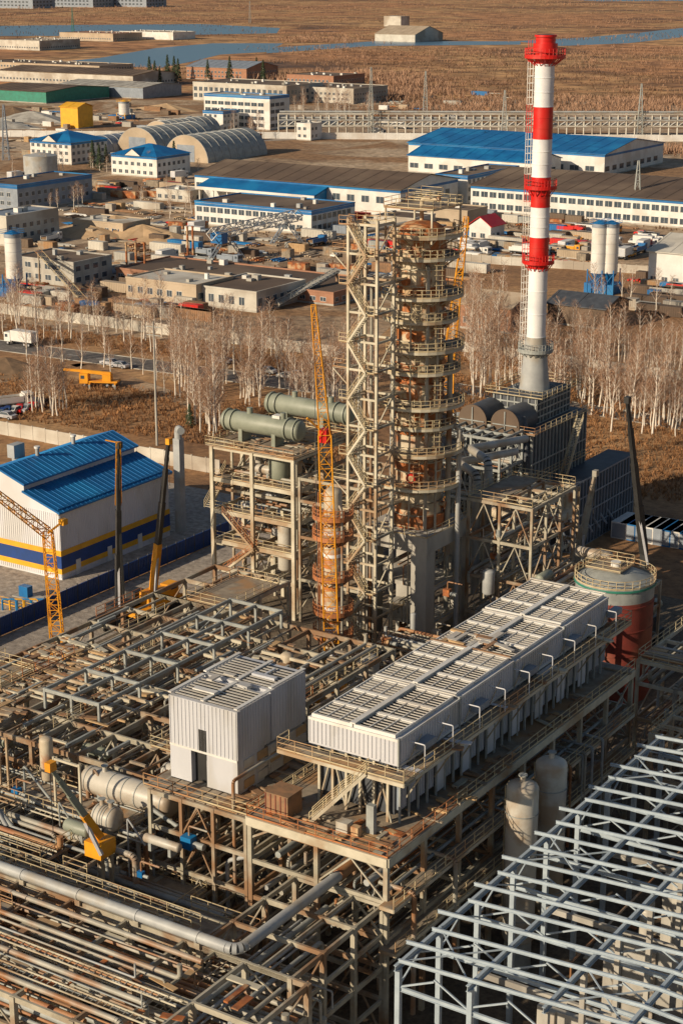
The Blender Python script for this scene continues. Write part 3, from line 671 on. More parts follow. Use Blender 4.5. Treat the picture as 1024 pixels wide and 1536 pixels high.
b=B('lattice_mast_crane');p=wl(178,756,224);q=wl(178,664,222);b.lattice(p,q,.7,'crane',.8,.5,.12);p=wl(158,660,222);b.beam(q,p,.15,.15,'crane');b.beam((q[0],q[1],0),wl(178,752,224),.3,.3,'black');b.build()
# ================================================================= blue-roofed building (near)
b=B('blue_roofed_workshop'); bx,by0,by1=-88,67.2,92; bl_=-112
prof=[(bx,0),(bx,10),(bx-6.5,12.2),(bx-6.5,13.2),(bx-11,14.9),(bx-16,13.2),(bl_,10),(bl_,0)]
n=len(prof);b.add([(p[0],by0,p[1]) for p in prof]+[(p[0],by1,p[1]) for p in prof],[tuple(range(n-1,-1,-1)),tuple(range(n,2*n))]+[(0,1,n+1,n)]+[(i,i+1,n+i+1,n+i) for i in (2,6)],'panelw')
for i in (1,3,4,5):
    p,q=prof[i],prof[i+1]
    vs=[(p[0]+(.5 if i in(1,3) else 0),by0-.5,p[1]+.02),(q[0],by0-.5,q[1]+.02),(q[0],by1+.5,q[1]+.02),(p[0]+(.5 if i in(1,3) else 0),by1+.5,p[1]+.02)]
    vs+=[(x,y,z+.22) for x,y,z in vs];b.add(vs,[(0,1,2,3),(7,6,5,4),(0,4,5,1),(1,5,6,2),(2,6,7,3),(3,7,4,0)],'blue')
    m=26
    for k in range(m+1):
        y=by0-.4+k*(by1-by0+.8)/m;b.beam((vs[4][0],y,vs[4][2]+.04),(vs[5][0],y,vs[5][2]+.04),.06,.08,'blue')
    if i==1: b.rail([(bx-.2,by0,10.4),(bx-.2,by1,10.4)],'blue',.5,2)
for k in range(60):
    y=by0+.2+k*(by1-by0-.4)/59;b.box(bx,bx+.06,y-.06,y+.06,0.3,9.9,'panelw')
for k in range(60):
    x=bl_+.2+k*(bx-bl_-.4)/59;b.box(x-.06,x+.06,by0-.06,by0,0.3,9.9,'panelw')
for (za,zb,m) in ((.9,1.7,'yellow'),(1.7,3.6,'blued'),(3.6,4.4,'yellow')):
    b.box(bx,bx+.09,by0-.09,by1,za,zb,m);b.box(bl_,bx,by0-.09,by0,za,zb,m)
for k in range(3): b.box(bx+.02,bx+.12,by0+3+k*7,by0+4+k*7,0,2.3,'white')
b.box(bl_+6,bl_+10,by0-.12,by0,0,4.5,'panelb')
b.box(bx+.02,bx+.4,by0-.6,by1+.6,9.85,10.1,'white')
X,Y=L(32,755,6);b.box(X-.7,X+.7,Y-.7,Y+.7,0,13.5,'pipeg');b.box(X-.7,X+.7,Y-1.6,Y+.7,13.5,15.5,'pipeg')
b.box(bx-.5,bx+.7,by1+2,by1+3.2,0,15,'pipeg');b.pipe([(bx+.1,by1+2.6,15),(bx+.1,by1+2.6,16.6),(bx+1.6,by1+1.4,16.6)],.6,'pipeg',12)
for y in (by0+8,by0+16): b.cyl((bx-11,y,14.8),(bx-11,y,16.2),.3,'pipeg',10);b.cyl((bx-11,y,16.2),(bx-11,y,16.5),.45,'white',10)
b.build()
b=B('blue_metal_fence')
for k in range(62):
    y=-20+k*2.2; 
    if y<96:
        b.box(-80.05,-79.95,y,y+2.1,.1,2.6,'blued');b.beam((-80,y,0),(-80,y,2.8),.12,.12,'steeld')
        for q in range(6): b.box(-79.95,-79.9,y+.1+q*.35,y+.25+q*.35,.1,2.6,'blued')
b.build()
b=B('gas_regulation_unit')
for k in range(5):
    X,Y=L(4+k*11,905,1);b.pipe([(X,Y,0),(X,Y,1.6),(X+1.6,Y+1,1.6),(X+1.6,Y+1,0)],.13,'yellow' if k%2 else 'blue')
X,Y=L(20,905);b.box(X-2,X+4,Y+2,Y+4,0,.2,'conc');b.box(X-1,X+.6,Y+2.3,Y+3.4,.2,1.7,'blue');b.rail([(X-3,Y-1,0),(X+5,Y-1,0),(X+5,Y+4,0)],'yellow')
b.build()
def fence(name,u0,v0,u1,v1,h,m,pan=3.0):
    b=B(name);p=Vector((*L(u0,v0),0));q=Vector((*L(u1,v1),0));l=(q-p).length;n=max(1,int(l/pan));d=(q-p).normalized()
    for i in range(n):
        a=p+(q-p)*(i/n);e=p+(q-p)*((i+1)/n);a=a+d*.12;dz=random.Random(i).uniform(-.08,.08)
        b.beam(a+Vector((0,0,h/2+dz)),e+Vector((0,0,h/2+dz)),.14,h,m);b.beam(a,a+Vector((0,0,h+.15)),.25,.25,m)
        b.beam(a+Vector((0,0,h*.3+dz)),e+Vector((0,0,h*.3+dz)),.2,.08,m);b.beam(a+Vector((0,0,h*.7+dz)),e+Vector((0,0,h*.7+dz)),.2,.08,m)
    b.build()
fence('concrete_fence',-60,640,330,712,2.6,'concl');fence('concrete_fence',-60,462,520,538,2.6,'concl');fence('concrete_fence',640,520,1100,585,2.4,'concl')
fence('concrete_fence',690,393,1100,420,2.4,'concl');fence('concrete_fence',-20,205,1100,213,3.2,'white',6)
# ================================================================= background buildings
def wins(b,face,x0,x1,y0,y1,zs,h,w,gap,m='glass'):
    if face=='f':
        n=int((x1-x0-1)/(w+gap))
        for z in zs:
            for k in range(n):
                x=x0+.8+k*(w+gap);b.box(x-.08,x+w+.08,y0-.05,y0,z-.08,z+h+.08,'white');b.box(x,x+w,y0-.08,y0-.05,z,z+h,m);b.box(x+w/2-.04,x+w/2+.04,y0-.1,y0-.08,z,z+h,'white')
    else:
        n=int((y1-y0-1)/(w+gap))
        for z in zs:
            for k in range(n):
                y=y0+.8+k*(w+gap);b.box(x1,x1+.05,y-.08,y+w+.08,z-.08,z+h+.08,'white');b.box(x1+.05,x1+.08,y,y+w,z,z+h,m)
def bld(name,u0,v0,u1,dep,h,wall='white',roof='darkr',kind='flat',rh=2.5,rows=(),wh=1.4,ww=1.6,gap=1.6,stripe=None,ww_m='glass',build=True):
    b=B(name);X0,Y0=L(u0,v0);X1=XU(u1,Y0);Y1=Y0+dep
    b.box(X0,X1,Y0,Y1,0,h,wall)
    b.box(X0-.05,X1+.05,Y0-.06,Y1,0,.5,'conc')
    if kind=='flat':
        b.box(X0+.3,X1-.3,Y0+.3,Y1-.3,h,h+.05,roof)
        for (a,e,f,g) in ((X0-.1,X1+.1,Y0-.1,Y0+.3),(X0-.1,X1+.1,Y1-.3,Y1+.1),(X0-.1,X0+.3,Y0+.3,Y1-.3),(X1-.3,X1+.1,Y0+.3,Y1-.3)): b.box(a,e,f,g,h-.1,h+.4,stripe or wall)
        rr=random.Random(int(u0*7+v0))
        for k in range(int((X1-X0)*dep/250)+2):
            x=rr.uniform(X0+2,X1-3);y=rr.uniform(Y0+2,Y1-3);b.box(x,x+rr.uniform(.8,2),y,y+rr.uniform(.8,2),h+.05,h+rr.uniform(.6,1.6),rr.choice(['conc','pipeg','white']))
    elif kind=='gable':
        ym=(Y0+Y1)/2;o=.6
        b.add([(X0,Y0,h),(X0,ym,h+rh-.1),(X0,Y1,h),(X1,Y0,h),(X1,ym,h+rh-.1),(X1,Y1,h)],[(0,1,2),(5,4,3)],wall)
        b.add([(X0-o,Y0-o,h-.1),(X1+o,Y0-o,h-.1),(X1+o,ym,h+rh),(X0-o,ym,h+rh),(X0-o,Y1+o,h-.1),(X1+o,Y1+o,h-.1),(X0-o,Y0-o,h+.15),(X1+o,Y0-o,h+.15),(X1+o,ym,h+rh+.25),(X0-o,ym,h+rh+.25),(X0-o,Y1+o,h+.15),(X1+o,Y1+o,h+.15)],
          [(6,7,8,9),(9,8,11,10),(0,3,2,1),(3,4,5,2),(0,1,7,6),(5,4,10,11),(1,2,8,7),(2,5,11,8),(0,6,9,3),(3,9,10,4)],roof)
        n=int((X1-X0)/6)
        for k in range(n): 
            x=X0+k*(X1-X0)/n;b.beam((x,Y0-o,h+.2),(x,ym,h+rh+.3),.12,.08,roof)
    elif kind=='gabley':
        xm=(X0+X1)/2;o=.6
        b.add([(X0,Y0,h),(xm,Y0,h+rh-.1),(X1,Y0,h),(X0,Y1,h),(xm,Y1,h+rh-.1),(X1,Y1,h)],[(0,2,1),(3,4,5)],wall)
        b.add([(X0-o,Y0-o,h),(xm,Y0-o,h+rh),(X1+o,Y0-o,h),(X0-o,Y1+o,h),(xm,Y1+o,h+rh),(X1+o,Y1+o,h),(X0-o,Y0-o,h+.2),(xm,Y0-o,h+rh+.2),(X1+o,Y0-o,h+.2),(X0-o,Y1+o,h+.2),(xm,Y1+o,h+rh+.2),(X1+o,Y1+o,h+.2)],
         [(6,7,10,9),(7,8,11,10),(0,3,4,1),(1,4,5,2),(0,1,7,6),(1,2,8,7),(3,9,10,4),(4,10,11,5),(2,5,11,8),(0,6,9,3)],roof)
    elif kind=='hip':
        o=.7;xm0=X0+dep/2;xm1=X1-dep/2;ym=(Y0+Y1)/2
        if xm1<xm0: xm0=xm1=(X0+X1)/2
        b.add([(X0-o,Y0-o,h),(X1+o,Y0-o,h),(X1+o,Y1+o,h),(X0-o,Y1+o,h),(xm0,ym,h+rh),(xm1,ym,h+rh)],[(0,1,5,4),(1,2,5),(2,3,4,5),(3,0,4),(3,2,1,0)],roof)
        xm=(X0+X1)/2;b.add([(xm-4,Y0-.9,h),(xm+4,Y0-.9,h),(xm,Y0-.9,h+2.6),(xm,ym-2,h+2.6)],[(0,1,2)],'white');b.add([(xm-4.4,Y0-1,h),(xm,Y0-1,h+2.9),(xm+4.4,Y0-1,h),(xm,ym-1,h+2.9)],[(0,1,3),(1,2,3)],roof)
    if stripe:
        b.box(X0,X1+.04,Y0-.04,Y0,h-1.1,h-.2,stripe);b.box(X1,X1+.04,Y0,Y1,h-1.1,h-.2,stripe)
    wins(b,'f',X0,X1,Y0,Y1,rows,wh,ww,gap,ww_m);wins(b,'r',X0,X1,Y0,Y1,rows,wh,ww,gap,ww_m)
    if build: b.build()
    return b,(X0,X1,Y0,Y1)
bld('office_building',47,243,108,24,9.5,'white','blue','hip',4,(1.2,4.2,7),stripe='blue')
bld('office_building',168,262,236,22,8.5,'white','blue','hip',4,(1.2,4.5),stripe='blue')
bld('multi_storey_office',305,196,335,14,10,'white','darkr','flat',rows=(1.2,4.2,7.2),stripe='blue')
bld('multi_storey_office',307,190,405,18,17,'white','conc','flat',rows=(1.5,5,8.5,12),wh=1.8,ww=3.5,gap=.8,stripe='blue')
bld('long_factory_building',290,150,430,40,11,'concl','darkr','flat',rows=(2,6),wh=2.5,ww=2.5)
bld('industrial_shed',-30,150,70,60,7,'tealn','darkr','gable',2);bld('industrial_shed',0,122,200,50,8,'concl','darkr','gable',2.5,(2,))
bld('industrial_shed',-30,108,150,40,8,'tan','darkr','flat',rows=(2,5));bld('industrial_shed',90,142,215,40,7,'panelb','conc','gable',2)
bld('industrial_shed',430,132,500,40,9,'brick','darkr','flat',rows=(2,5));bld('industrial_shed',280,118,370,40,9,'brick','panelb','gable',4,(2,5))
bld('industrial_shed',440,152,530,40,9,'concl','darkr','flat',rows=(2,5))
bld('industrial_shed',0,74,60,60,9,'concl','tan','flat',rows=(2,));bld('industrial_shed',90,60,170,50,8,'tan','brick','flat',rows=(2,))
bld('industrial_shed',180,58,260,40,8,'white','tan','flat')
for (u,v,w) in ((-10,12,60),(70,10,70),(160,10,60)): bld('distant_apartment_block',u,v,u+w,60,20,'panelb','tan','flat',rows=(4,10),wh=3,ww=5,gap=4)
for (u0,v0,u1,yd) in ((120,228,160,45),(176,228,238,45),(247,240,312,45),(215,208,260,40)):
    b=B('arched_hangar');X,Y=L(u0,v0);Xe=XU(u1,Y);cx=(X+Xe)/2;r=(Xe-X)/2;n=16
    vs=[(cx-r*cos(pi*i/n),Y,r*.95*sin(pi*i/n)) for i in range(n+1)];vs+=[(x,Y+yd,z) for x,y,z in vs]
    b.add(vs,[(i,i+1,n+2+i,n+1+i) for i in range(n)],'panelb' if u0<130 else 'steelg',False);b.add(vs,[tuple(range(n,-1,-1)),tuple(range(n+1,2*n+2))],'tan')
    for k in range(8):
        yy=Y+.2+k*yd/8
        for i in range(n): 
            a=pi*i/n;e=pi*(i+1)/n;b.beam((cx-(r+.1)*cos(a),yy,(r+.1)*.95*sin(a)),(cx-(r+.1)*cos(e),yy,(r+.1)*.95*sin(e)),.3,.2,'pipeg')
    b.box(cx-r*.4,cx+r*.4,Y-.1,Y,0,r*.6,'panelb');b.build()
bld('main_hall',293,300,600,40,9.5,'white','darkr','gable',3.5,(4.5,),wh=2.2,ww=3,gap=3,stripe='blue')
b=B('open_canopy_shed');X0,Y0=L(300,306);X1=XU(470,Y0);yd=22
for k in range(9):
    x=X0+k*(X1-X0)/8;b.beam((x,Y0,0),(x,Y0,6.5),.4,.4,'white');b.beam((x,Y0+yd,0),(x,Y0+yd,6.5),.4,.4,'white')
vs=[(X0-1,Y0-1,6.4),(X1+1,Y0-1,6.4),(X1+1,Y0+yd/2,9.5),(X0-1,Y0+yd/2,9.5),(X0-1,Y0+yd,6.4),(X1+1,Y0+yd,6.4)]
b.add(vs+[(x,y,z-.3) for x,y,z in vs],[(0,1,2,3),(3,2,5,4),(6,9,8,7),(9,10,11,8),(0,6,7,1)],'blue');b.box(X0-1,X1+1,Y0-1.05,Y0-1,5.4,6.5,'white');b.box(X1,X1+.2,Y0,Y0+yd,0,6.4,'blue');b.box(X0,X1,Y0+yd,Y0+yd+.3,0,6.4,'tan')
b.add([(X1+.3,Y0-1,6.4),(X1+.3,Y0+yd,6.4),(X1+.3,Y0+yd/2,9.4)],[(0,1,2)],'blue')
b.build()
bld('workshop_office',293,336,467,26,7.5,'white','darkr','flat',rows=(1.2,4.4),wh=1.7,ww=2.2,gap=.7,stripe='blue')
bld('blue_roofed_hall',612,245,905,60,9,'white','blue','gable',4,(2,),wh=2,ww=4,gap=3,stripe='blue')
bld('blue_roofed_hall',612,258,800,24,7,'white','blue','gable',3,(2,),wh=2,ww=4,gap=3)
bld('production_hall',705,316,1150,60,9,'white','darkr','gable',3.5,(1.2,5.2),wh=1.9,ww=2.6,gap=.8,stripe='blue')
bld('production_hall_annex',652,303,700,40,10,'white','darkr','flat',rows=(1.5,4.6,7.4),stripe='blue')
bld('grey_workshop',-30,312,28,40,9,'panelb','darkr','flat',rows=(2,5),stripe='blue')
bld('concrete_workshop',-30,365,12,24,9,'concl','panelb','flat',rows=(2,5))
bld('old_concrete_building',22,420,112,16,6.5,'conc','darkr','flat',rows=(1.2,4.2),ww=2)
bld('old_concrete_building',190,448,295,16,5.5,'tan','concl','flat',rows=(2,),wh=1.6,ww=1.6)
bld('roofless_concrete_building',295,458,385,22,5,'concl','darkr','flat',rows=(1.5,),wh=2)
bld('long_low_warehouse',175,420,500,24,3.2,'brick','darkr','flat',rows=(1,),wh=1)
bld('white_storehouse',970,432,1100,30,10,'white','concl','gable',3,(2,))
bld('small_red_roofed_house',703,362,735,9,5,'white','red','gabley',3,(1.5,))
bld('brick_barn',690,492,765,14,6,'brick','tan','gable',2.5,(1.5,));bld('small_store',640,335,700,14,5,'tan','darkr','flat')
bld('small_store',820,485,905,14,5,'darkr','steeld','gable',2)
bld('gate_lodge',445,210,466,10,8,'white','conc','flat',rows=(1.5,5));bld('yellow_batching_plant',92,192,118,12,11,'yellow','yellow','gable',2);bld('small_store',235,300,285,12,4,'concl','conc','flat',rows=(1,))
bld('small_store',110,348,185,14,4,'tan','concl','flat',rows=(1,));bld('small_store',560,342,620,14,4,'concl','darkr','flat',rows=(1,))
b,_=bld('hilltop_bunker',562,62,622,60,8,'concl','tan','gable',8,build=False);X,Y=L(588,50);b.box(X-12,X+12,Y,Y+20,8,20,'concl');b.build()
def silos(name,us,v0,vt,r,base,cone):
    b=B(name)
    for u in us:
        X,Y=L(u,v0);zt=ZV(vt,X,Y);zb=zt*.3
        b.cyl((X,Y,zb),(X,Y,zt),r,'white',20);b.lathe((X,Y,zt),(0,0,1),[(0,r),(.8,.3)],base,20);b.cyl((X,Y,zt-1.0),(X,Y,zt),r+.05,'panelb',20);b.lathe((X,Y,zb),(0,0,-1),[(0,r),(3,.3)],base,20)
        for k in range(5): b.cyl((X,Y,zb+k*(zt-zb)/5),(X,Y,zb+k*(zt-zb)/5+.1),r+.06,'panel',20)
        for dx in(-r,r):
            for dy in(-r,r): b.beam((X+dx,Y+dy,0),(X+dx,Y+dy,zb+1),.3,.3,base)
        b.beam((X-r,Y-r,0),(X+r,Y-r,zb),.2,.2,base);b.beam((X+r,Y-r,0),(X-r,Y-r,zb),.2,.2,base);b.railrect(X-r,X+r,Y-r,Y+r,zt,base)
    b.box(X-r*3,X+r,Y-r,Y+r*2,0,2.6,'blue');b.build()
silos('cement_silo',(895,912),440,335,2.1,'blue',1);silos('cement_silo',(24,),445,350,2.2,'blue',1);silos('yellow_silo',(187,),180,152,3,'yellow',1)
X,Y=L(62,262);b=B('storage_tank');b.cyl((X,Y,0),(X,Y,8),7,'pipeg',28);b.lathe((X,Y,8),(0,0,1),[(0,7),(1.2,.1)],'pipeg',28);b.rail([(X-6,Y-3,8),(X+6,Y-3,8)]);b.build()
b=B('conveyor')
p=Vector((*L(60,425),9));q=Vector((*L(140,470),1));b.lattice(p,q,1.6,'rail',2);b.beam(p,q,1.2,.2,'steeld');b.beam((p.x,p.y,0),p,.3,.3,'steel');b.build()
b=B('conveyor');p=Vector((*L(505,440),6));q=Vector((*L(415,465),1.5));b.lattice(p,q,1.5,'steelg',1.6,1.5,.12);b.beam(p,q,1.6,.5,'concl');b.beam((p.x,p.y,0),p,.5,.5,'steel');m_=p.lerp(q,.5);b.beam((m_.x,m_.y,0),m_,.4,.4,'steel');b.build()
b=B('gantry_crane');p=Vector((*L(325,392),0));q=Vector((*L(447,362),0))
zt=ZV(350,p.x,p.y);P=p+Vector((0,0,zt));Q=q+Vector((0,0,zt));P2=P+(P-Q)*.05
b.lattice(P2,Q,2.6,'white',3,2.6,.28)
for o in (P.lerp(Q,.12),P.lerp(Q,.85)):
    for d in (-4,4): b.lattice((o.x+d*.8,o.y+d,0),(o.x,o.y,zt-1),.9,'panelb',2.2,.9,.2)
b.box(P.x-2,P.x+2,P.y,P.y+3,zt-3,zt,'blue');b.build()
b=B('pipe_trestle');p=Vector((*L(418,204),0));q=Vector((*L(1180,205),0));n=60
for i in range(n+1):
    o=p.lerp(q,i/n);b.beam(o,o+Vector((0,0,11)),.6,.6,'concl')
    if i<n:
        e=p.lerp(q,(i+1)/n)
        for z in (5,8,11): b.beam(o+Vector((0,0,z)),e+Vector((0,0,z)),1.4,.55,'concl' if z!=8 else 'pipeg')
        b.beam(o+Vector((0,0,5)),e+Vector((0,0,8)),.35,.35,'white')
for z in (6,9,12): b.cyl(p+Vector((0,1,z)),q+Vector((0,1,z)),.5,'pipeg',8)
b.build()
for (u,v,h,m) in ((236,668,23,'conc'),(556,205,34,'steelg'),(637,195,30,'steelg'),(375,35,30,'steelg'),(958,205,26,'steelg'),(755,210,24,'steelg'),(10,240,24,'panelb'),(953,330,20,'steelg'),(110,50,30,'tealn')):
    b=B('lattice_mast' if m!='conc' else 'utility_pole');X,Y=L(u,v)
    if m=='conc': 
        b.cyl((X,Y,0),(X,Y,h),.25,'conc',8,.16)
        for z in (h-1,h-2.5): b.beam((X-1.6,Y,z),(X+1.6,Y,z),.12,.12,'steelg')
    else: b.lattice((X,Y,0),(X,Y,h),3,m,3,.5,.25)
    b.build()
for (u,v) in ((191,412),(205,412),(218,412),(282,385),(290,385)):
    b=B('steel_stack');X,Y=L(u,v);b.cyl((X,Y,0),(X,Y,9),.35,'rust',10,.3);b.cyl((X,Y,8.8),(X,Y,9.1),.42,'rust',10);b.build()
# ================================================================= ground, roads, water
def gmat(key,stops,sc,stretch=(1,1,1),fine=3.0,f0=.3,f1=.65,big=None,bigc=None):
    m=bpy.data.materials.new(key);nt,N,K,bs=nodes(m);bs.inputs['Roughness'].default_value=.95
    tc=N.new('ShaderNodeTexCoord');mp=N.new('ShaderNodeMapping');mp.inputs['Scale'].default_value=stretch;K.new(tc.outputs['Object'],mp.inputs['Vector'])
    a=N.new('ShaderNodeTexNoise');a.inputs['Scale'].default_value=sc;a.inputs['Detail'].default_value=10;a.inputs['Roughness'].default_value=.68;a.inputs['Distortion'].default_value=.6;K.new(mp.outputs[0],a.inputs['Vector'])
    f=N.new('ShaderNodeTexNoise');f.inputs['Scale'].default_value=fine;f.inputs['Detail'].default_value=7;f.inputs['Roughness'].default_value=.7;K.new(tc.outputs['Object'],f.inputs['Vector'])
    cr=N.new('ShaderNodeValToRGB');e=cr.color_ramp.elements
    for i,(p,col) in enumerate(stops):
        el=e[i] if i<2 else e.new(p); el.position=p; el.color=(*col,1)
    K.new(a.outputs['Fac'],cr.inputs['Fac']);o_=cr.outputs['Color']
    if big:
        g=N.new('ShaderNodeTexNoise');g.inputs['Scale'].default_value=big;g.inputs['Detail'].default_value=6;g.inputs['Distortion'].default_value=1.5;K.new(tc.outputs['Object'],g.inputs['Vector'])
        r3=N.new('ShaderNodeValToRGB');r3.color_ramp.elements[0].position=.5;r3.color_ramp.elements[1].position=.56;K.new(g.outputs['Fac'],r3.inputs['Fac'])
        m3=N.new('ShaderNodeMixRGB');K.new(r3.outputs['Color'],m3.inputs['Fac']);K.new(o_,m3.inputs['Color1']);m3.inputs['Color2'].default_value=(*bigc,1);o_=m3.outputs['Color']
    mx=N.new('ShaderNodeMixRGB');mx.blend_type='MULTIPLY';mx.inputs['Fac'].default_value=.85;r2=N.new('ShaderNodeValToRGB');r2.color_ramp.elements[0].position=f0;r2.color_ramp.elements[1].position=f1;r2.color_ramp.elements[0].color=(.38,.34,.31,1);r2.color_ramp.elements[1].color=(1.3,1.25,1.2,1)
    K.new(f.outputs['Fac'],r2.inputs['Fac']);K.new(o_,mx.inputs['Color1']);K.new(r2.outputs['Color'],mx.inputs['Color2']);K.new(mx.outputs['Color'],bs.inputs['Base Color'])
    bp=N.new('ShaderNodeBump');bp.inputs['Strength'].default_value=.5;bp.inputs['Distance'].default_value=.3;K.new(f.outputs['Fac'],bp.inputs['Height']);K.new(bp.outputs[0],bs.inputs['Normal']);MATS[key]=m
gmat('m_ground',[(.3,(.17,.09,.045)),(.48,(.36,.20,.09)),(.6,(.48,.30,.145)),(.72,(.27,.15,.08))],.012,(1,1.5,1),.6)
gmat('m_field',[(.36,(.12,.065,.04)),(.45,(.34,.17,.07)),(.54,(.54,.32,.14)),(.64,(.22,.12,.06))],.0045,(1,1,1),.035,.42,.58,.0016,(.46,.23,.10))
gmat('m_yard',[(.34,(.20,.13,.08)),(.46,(.42,.31,.20)),(.56,(.52,.41,.29)),(.68,(.24,.16,.10))],.022,(1,1,1),.35,.36,.6,.011,(.30,.175,.085))
gmat('m_plant',[(.3,(.06,.05,.04)),(.5,(.15,.12,.085)),(.7,(.24,.19,.13))],.1,(1,1,1),2)
gmat('m_asphalt',[(.3,(.12,.115,.115)),(.6,(.19,.175,.16))],.1,(1,1,1),1)
gmat('m_pave',[(.3,(.30,.27,.24)),(.6,(.40,.36,.31))],.1,(1,1,1),1)
m=bpy.data.materials.new('m_water');nt,N,K,bs=nodes(m);bs.inputs['Base Color'].default_value=(.10,.20,.30,1);bs.inputs['Roughness'].default_value=.3;MATS['m_water']=m
def sheet(name,pts,z,m):
    b=B(name);P=[(*L(u,v),z) for u,v in pts];b.add(P,[tuple(range(len(P)))],m)
    ob=b.build()
    if ob.data.polygons[0].normal.z<0: ob.data.flip_normals()
b=B('ground');b.add([(-14000,-3000,0),(14000,-3000,0),(14000,16000,0),(-14000,16000,0)],[(0,1,2,3)],'m_ground');b.build((0,0,0),0)
sheet('far_meadow',[(-900,150),(1900,150),(1900,-50),(-900,-50)],.03,'m_field')
sheet('industrial_yard_ground',[(-300,470),(540,530),(700,390),(1400,440),(1300,160),(-300,110)],.02,'m_yard')
b=B('plant_ground');b.add([(-79.5,-60,.015),(60,-60,.015),(60,108,.015),(-79.5,108,.015)],[(0,1,2,3)],'m_plant');b.build()
b=B('paved_yard');b.add([(-130,40,.03),(-80.2,40,.03),(-80.2,115,.03),(-130,115,.03)],[(0,1,2,3)],'m_pave');b.add([(-79.7,30,.03),(-68,30,.03),(-68,110,.03),(-79.7,110,.03)],[(0,1,2,3)],'m_pave');b.build()
def road(name,pts,w,z=.04,m='m_asphalt',kerb=True):
    b=B(name);P=[Vector((*L(u,v),z)) for u,v in pts]
    for i in range(len(P)-1):
        d=(P[i+1]-P[i]).normalized();n=Vector((-d.y,d.x,0))*w/2;b.add([tuple(P[i]-n),tuple(P[i+1]-n),tuple(P[i+1]+n),tuple(P[i]+n)],[(0,1,2,3)],m)
        if kerb:
            for sg in (-1,1): b.beam(P[i]+n*sg+Vector((0,0,.05)),P[i+1]+n*sg+Vector((0,0,.05)),.2,.14,'conc')
            l=(P[i+1]-P[i]).length;k=int(l/8)
            for j in range(k): a=P[i]+d*(j*8);b.beam(a+Vector((0,0,.004)),a+d*3+Vector((0,0,.004)),.12,.002,'white')
    b.build()
road('road',[(-100,505),(540,590)],9);road('road',[(640,575),(1100,650)],7);road('dirt_road',[(-50,580),(120,545),(330,620)],5,.03,'m_yard',False);road('dirt_road',[(-50,430),(300,370),(520,345)],6,.05,'m_pave',False)
road('dirt_road',[(300,215),(640,200)],8,.06,'m_pave',False);road('dirt_road',[(640,360),(1100,372)],8,.06,'m_pave',False)
W1=[(-200,42),(60,38),(180,37),(300,36),(420,42),(415,50),(300,52),(150,54),(0,54),(-200,60)]
W2=[(60,96),(150,87),(235,72),(320,65),(425,65),(400,78),(330,82),(290,92),(240,102),(170,99)]
W3=[(770,62),(880,56),(960,49),(1030,41),(1300,36),(1300,50),(1030,55),(940,65),(840,69)]
for w in (W1,W2,W3): sheet('river',w,.08,'m_water')
sheet('river',[(400,72),(560,62),(780,62),(780,67),(560,69),(400,80)],.09,'m_water');sheet('river',[(760,-6),(1300,-14),(1300,0),(900,2)],.08,'m_water')
def heap(name,u,v,rx,ry,h,m,seed):
    b=B(name);X,Y=L(u,v);R2=random.Random(seed);n=16;k=6;vs=[(X,Y,h)];
    off=[R2.uniform(.75,1.2) for _ in range(n)]
    for j in range(1,k+1):
        for i in range(n):
            t=j/k;a=2*pi*i/n;vs.append((X+rx*t*off[i]*cos(a),Y+ry*t*off[i]*sin(a),max(-.05,h*(1-t)**1.1+R2.uniform(-.2,.2)*(1-t)) if j<k else -.1))
    fs=[(0,1+i,1+(i+1)%n) for i in range(n)]
    for j in range(k-1):
        for i in range(n): fs.append((1+j*n+i,1+(j+1)*n+i,1+(j+1)*n+(i+1)%n,1+j*n+(i+1)%n))
    b.add(vs,fs,m);b.build()
mk('sand',(.52,.36,.21),(.40,.27,.15),.3,.95,bump=.4)
mk('soil',(.22,.14,.08),(.13,.085,.05),.3,.95,bump=.4)
for i,(u,v,rx,ry,h,m) in enumerate(((175,345,22,14,5,'sand'),(215,355,20,10,4,'sand'),(130,352,16,10,3.5,'sand'),(255,362,14,10,3,'sand'),(50,180,30,20,5,'conc'),(20,176,24,20,6,'soil'),(10,556,14,9,3,'soil'),(0,190,30,14,4,'conc'),(760,178,24,10,4,'soil'),(250,165,26,12,4,'sand'),(60,330,18,10,3,'soil'),(560,380,14,8,2.5,'sand'),(470,400,12,8,2,'soil'))): heap('sand_heap' if m=='sand' else 'soil_heap',u,v,rx,ry,h,m,i)
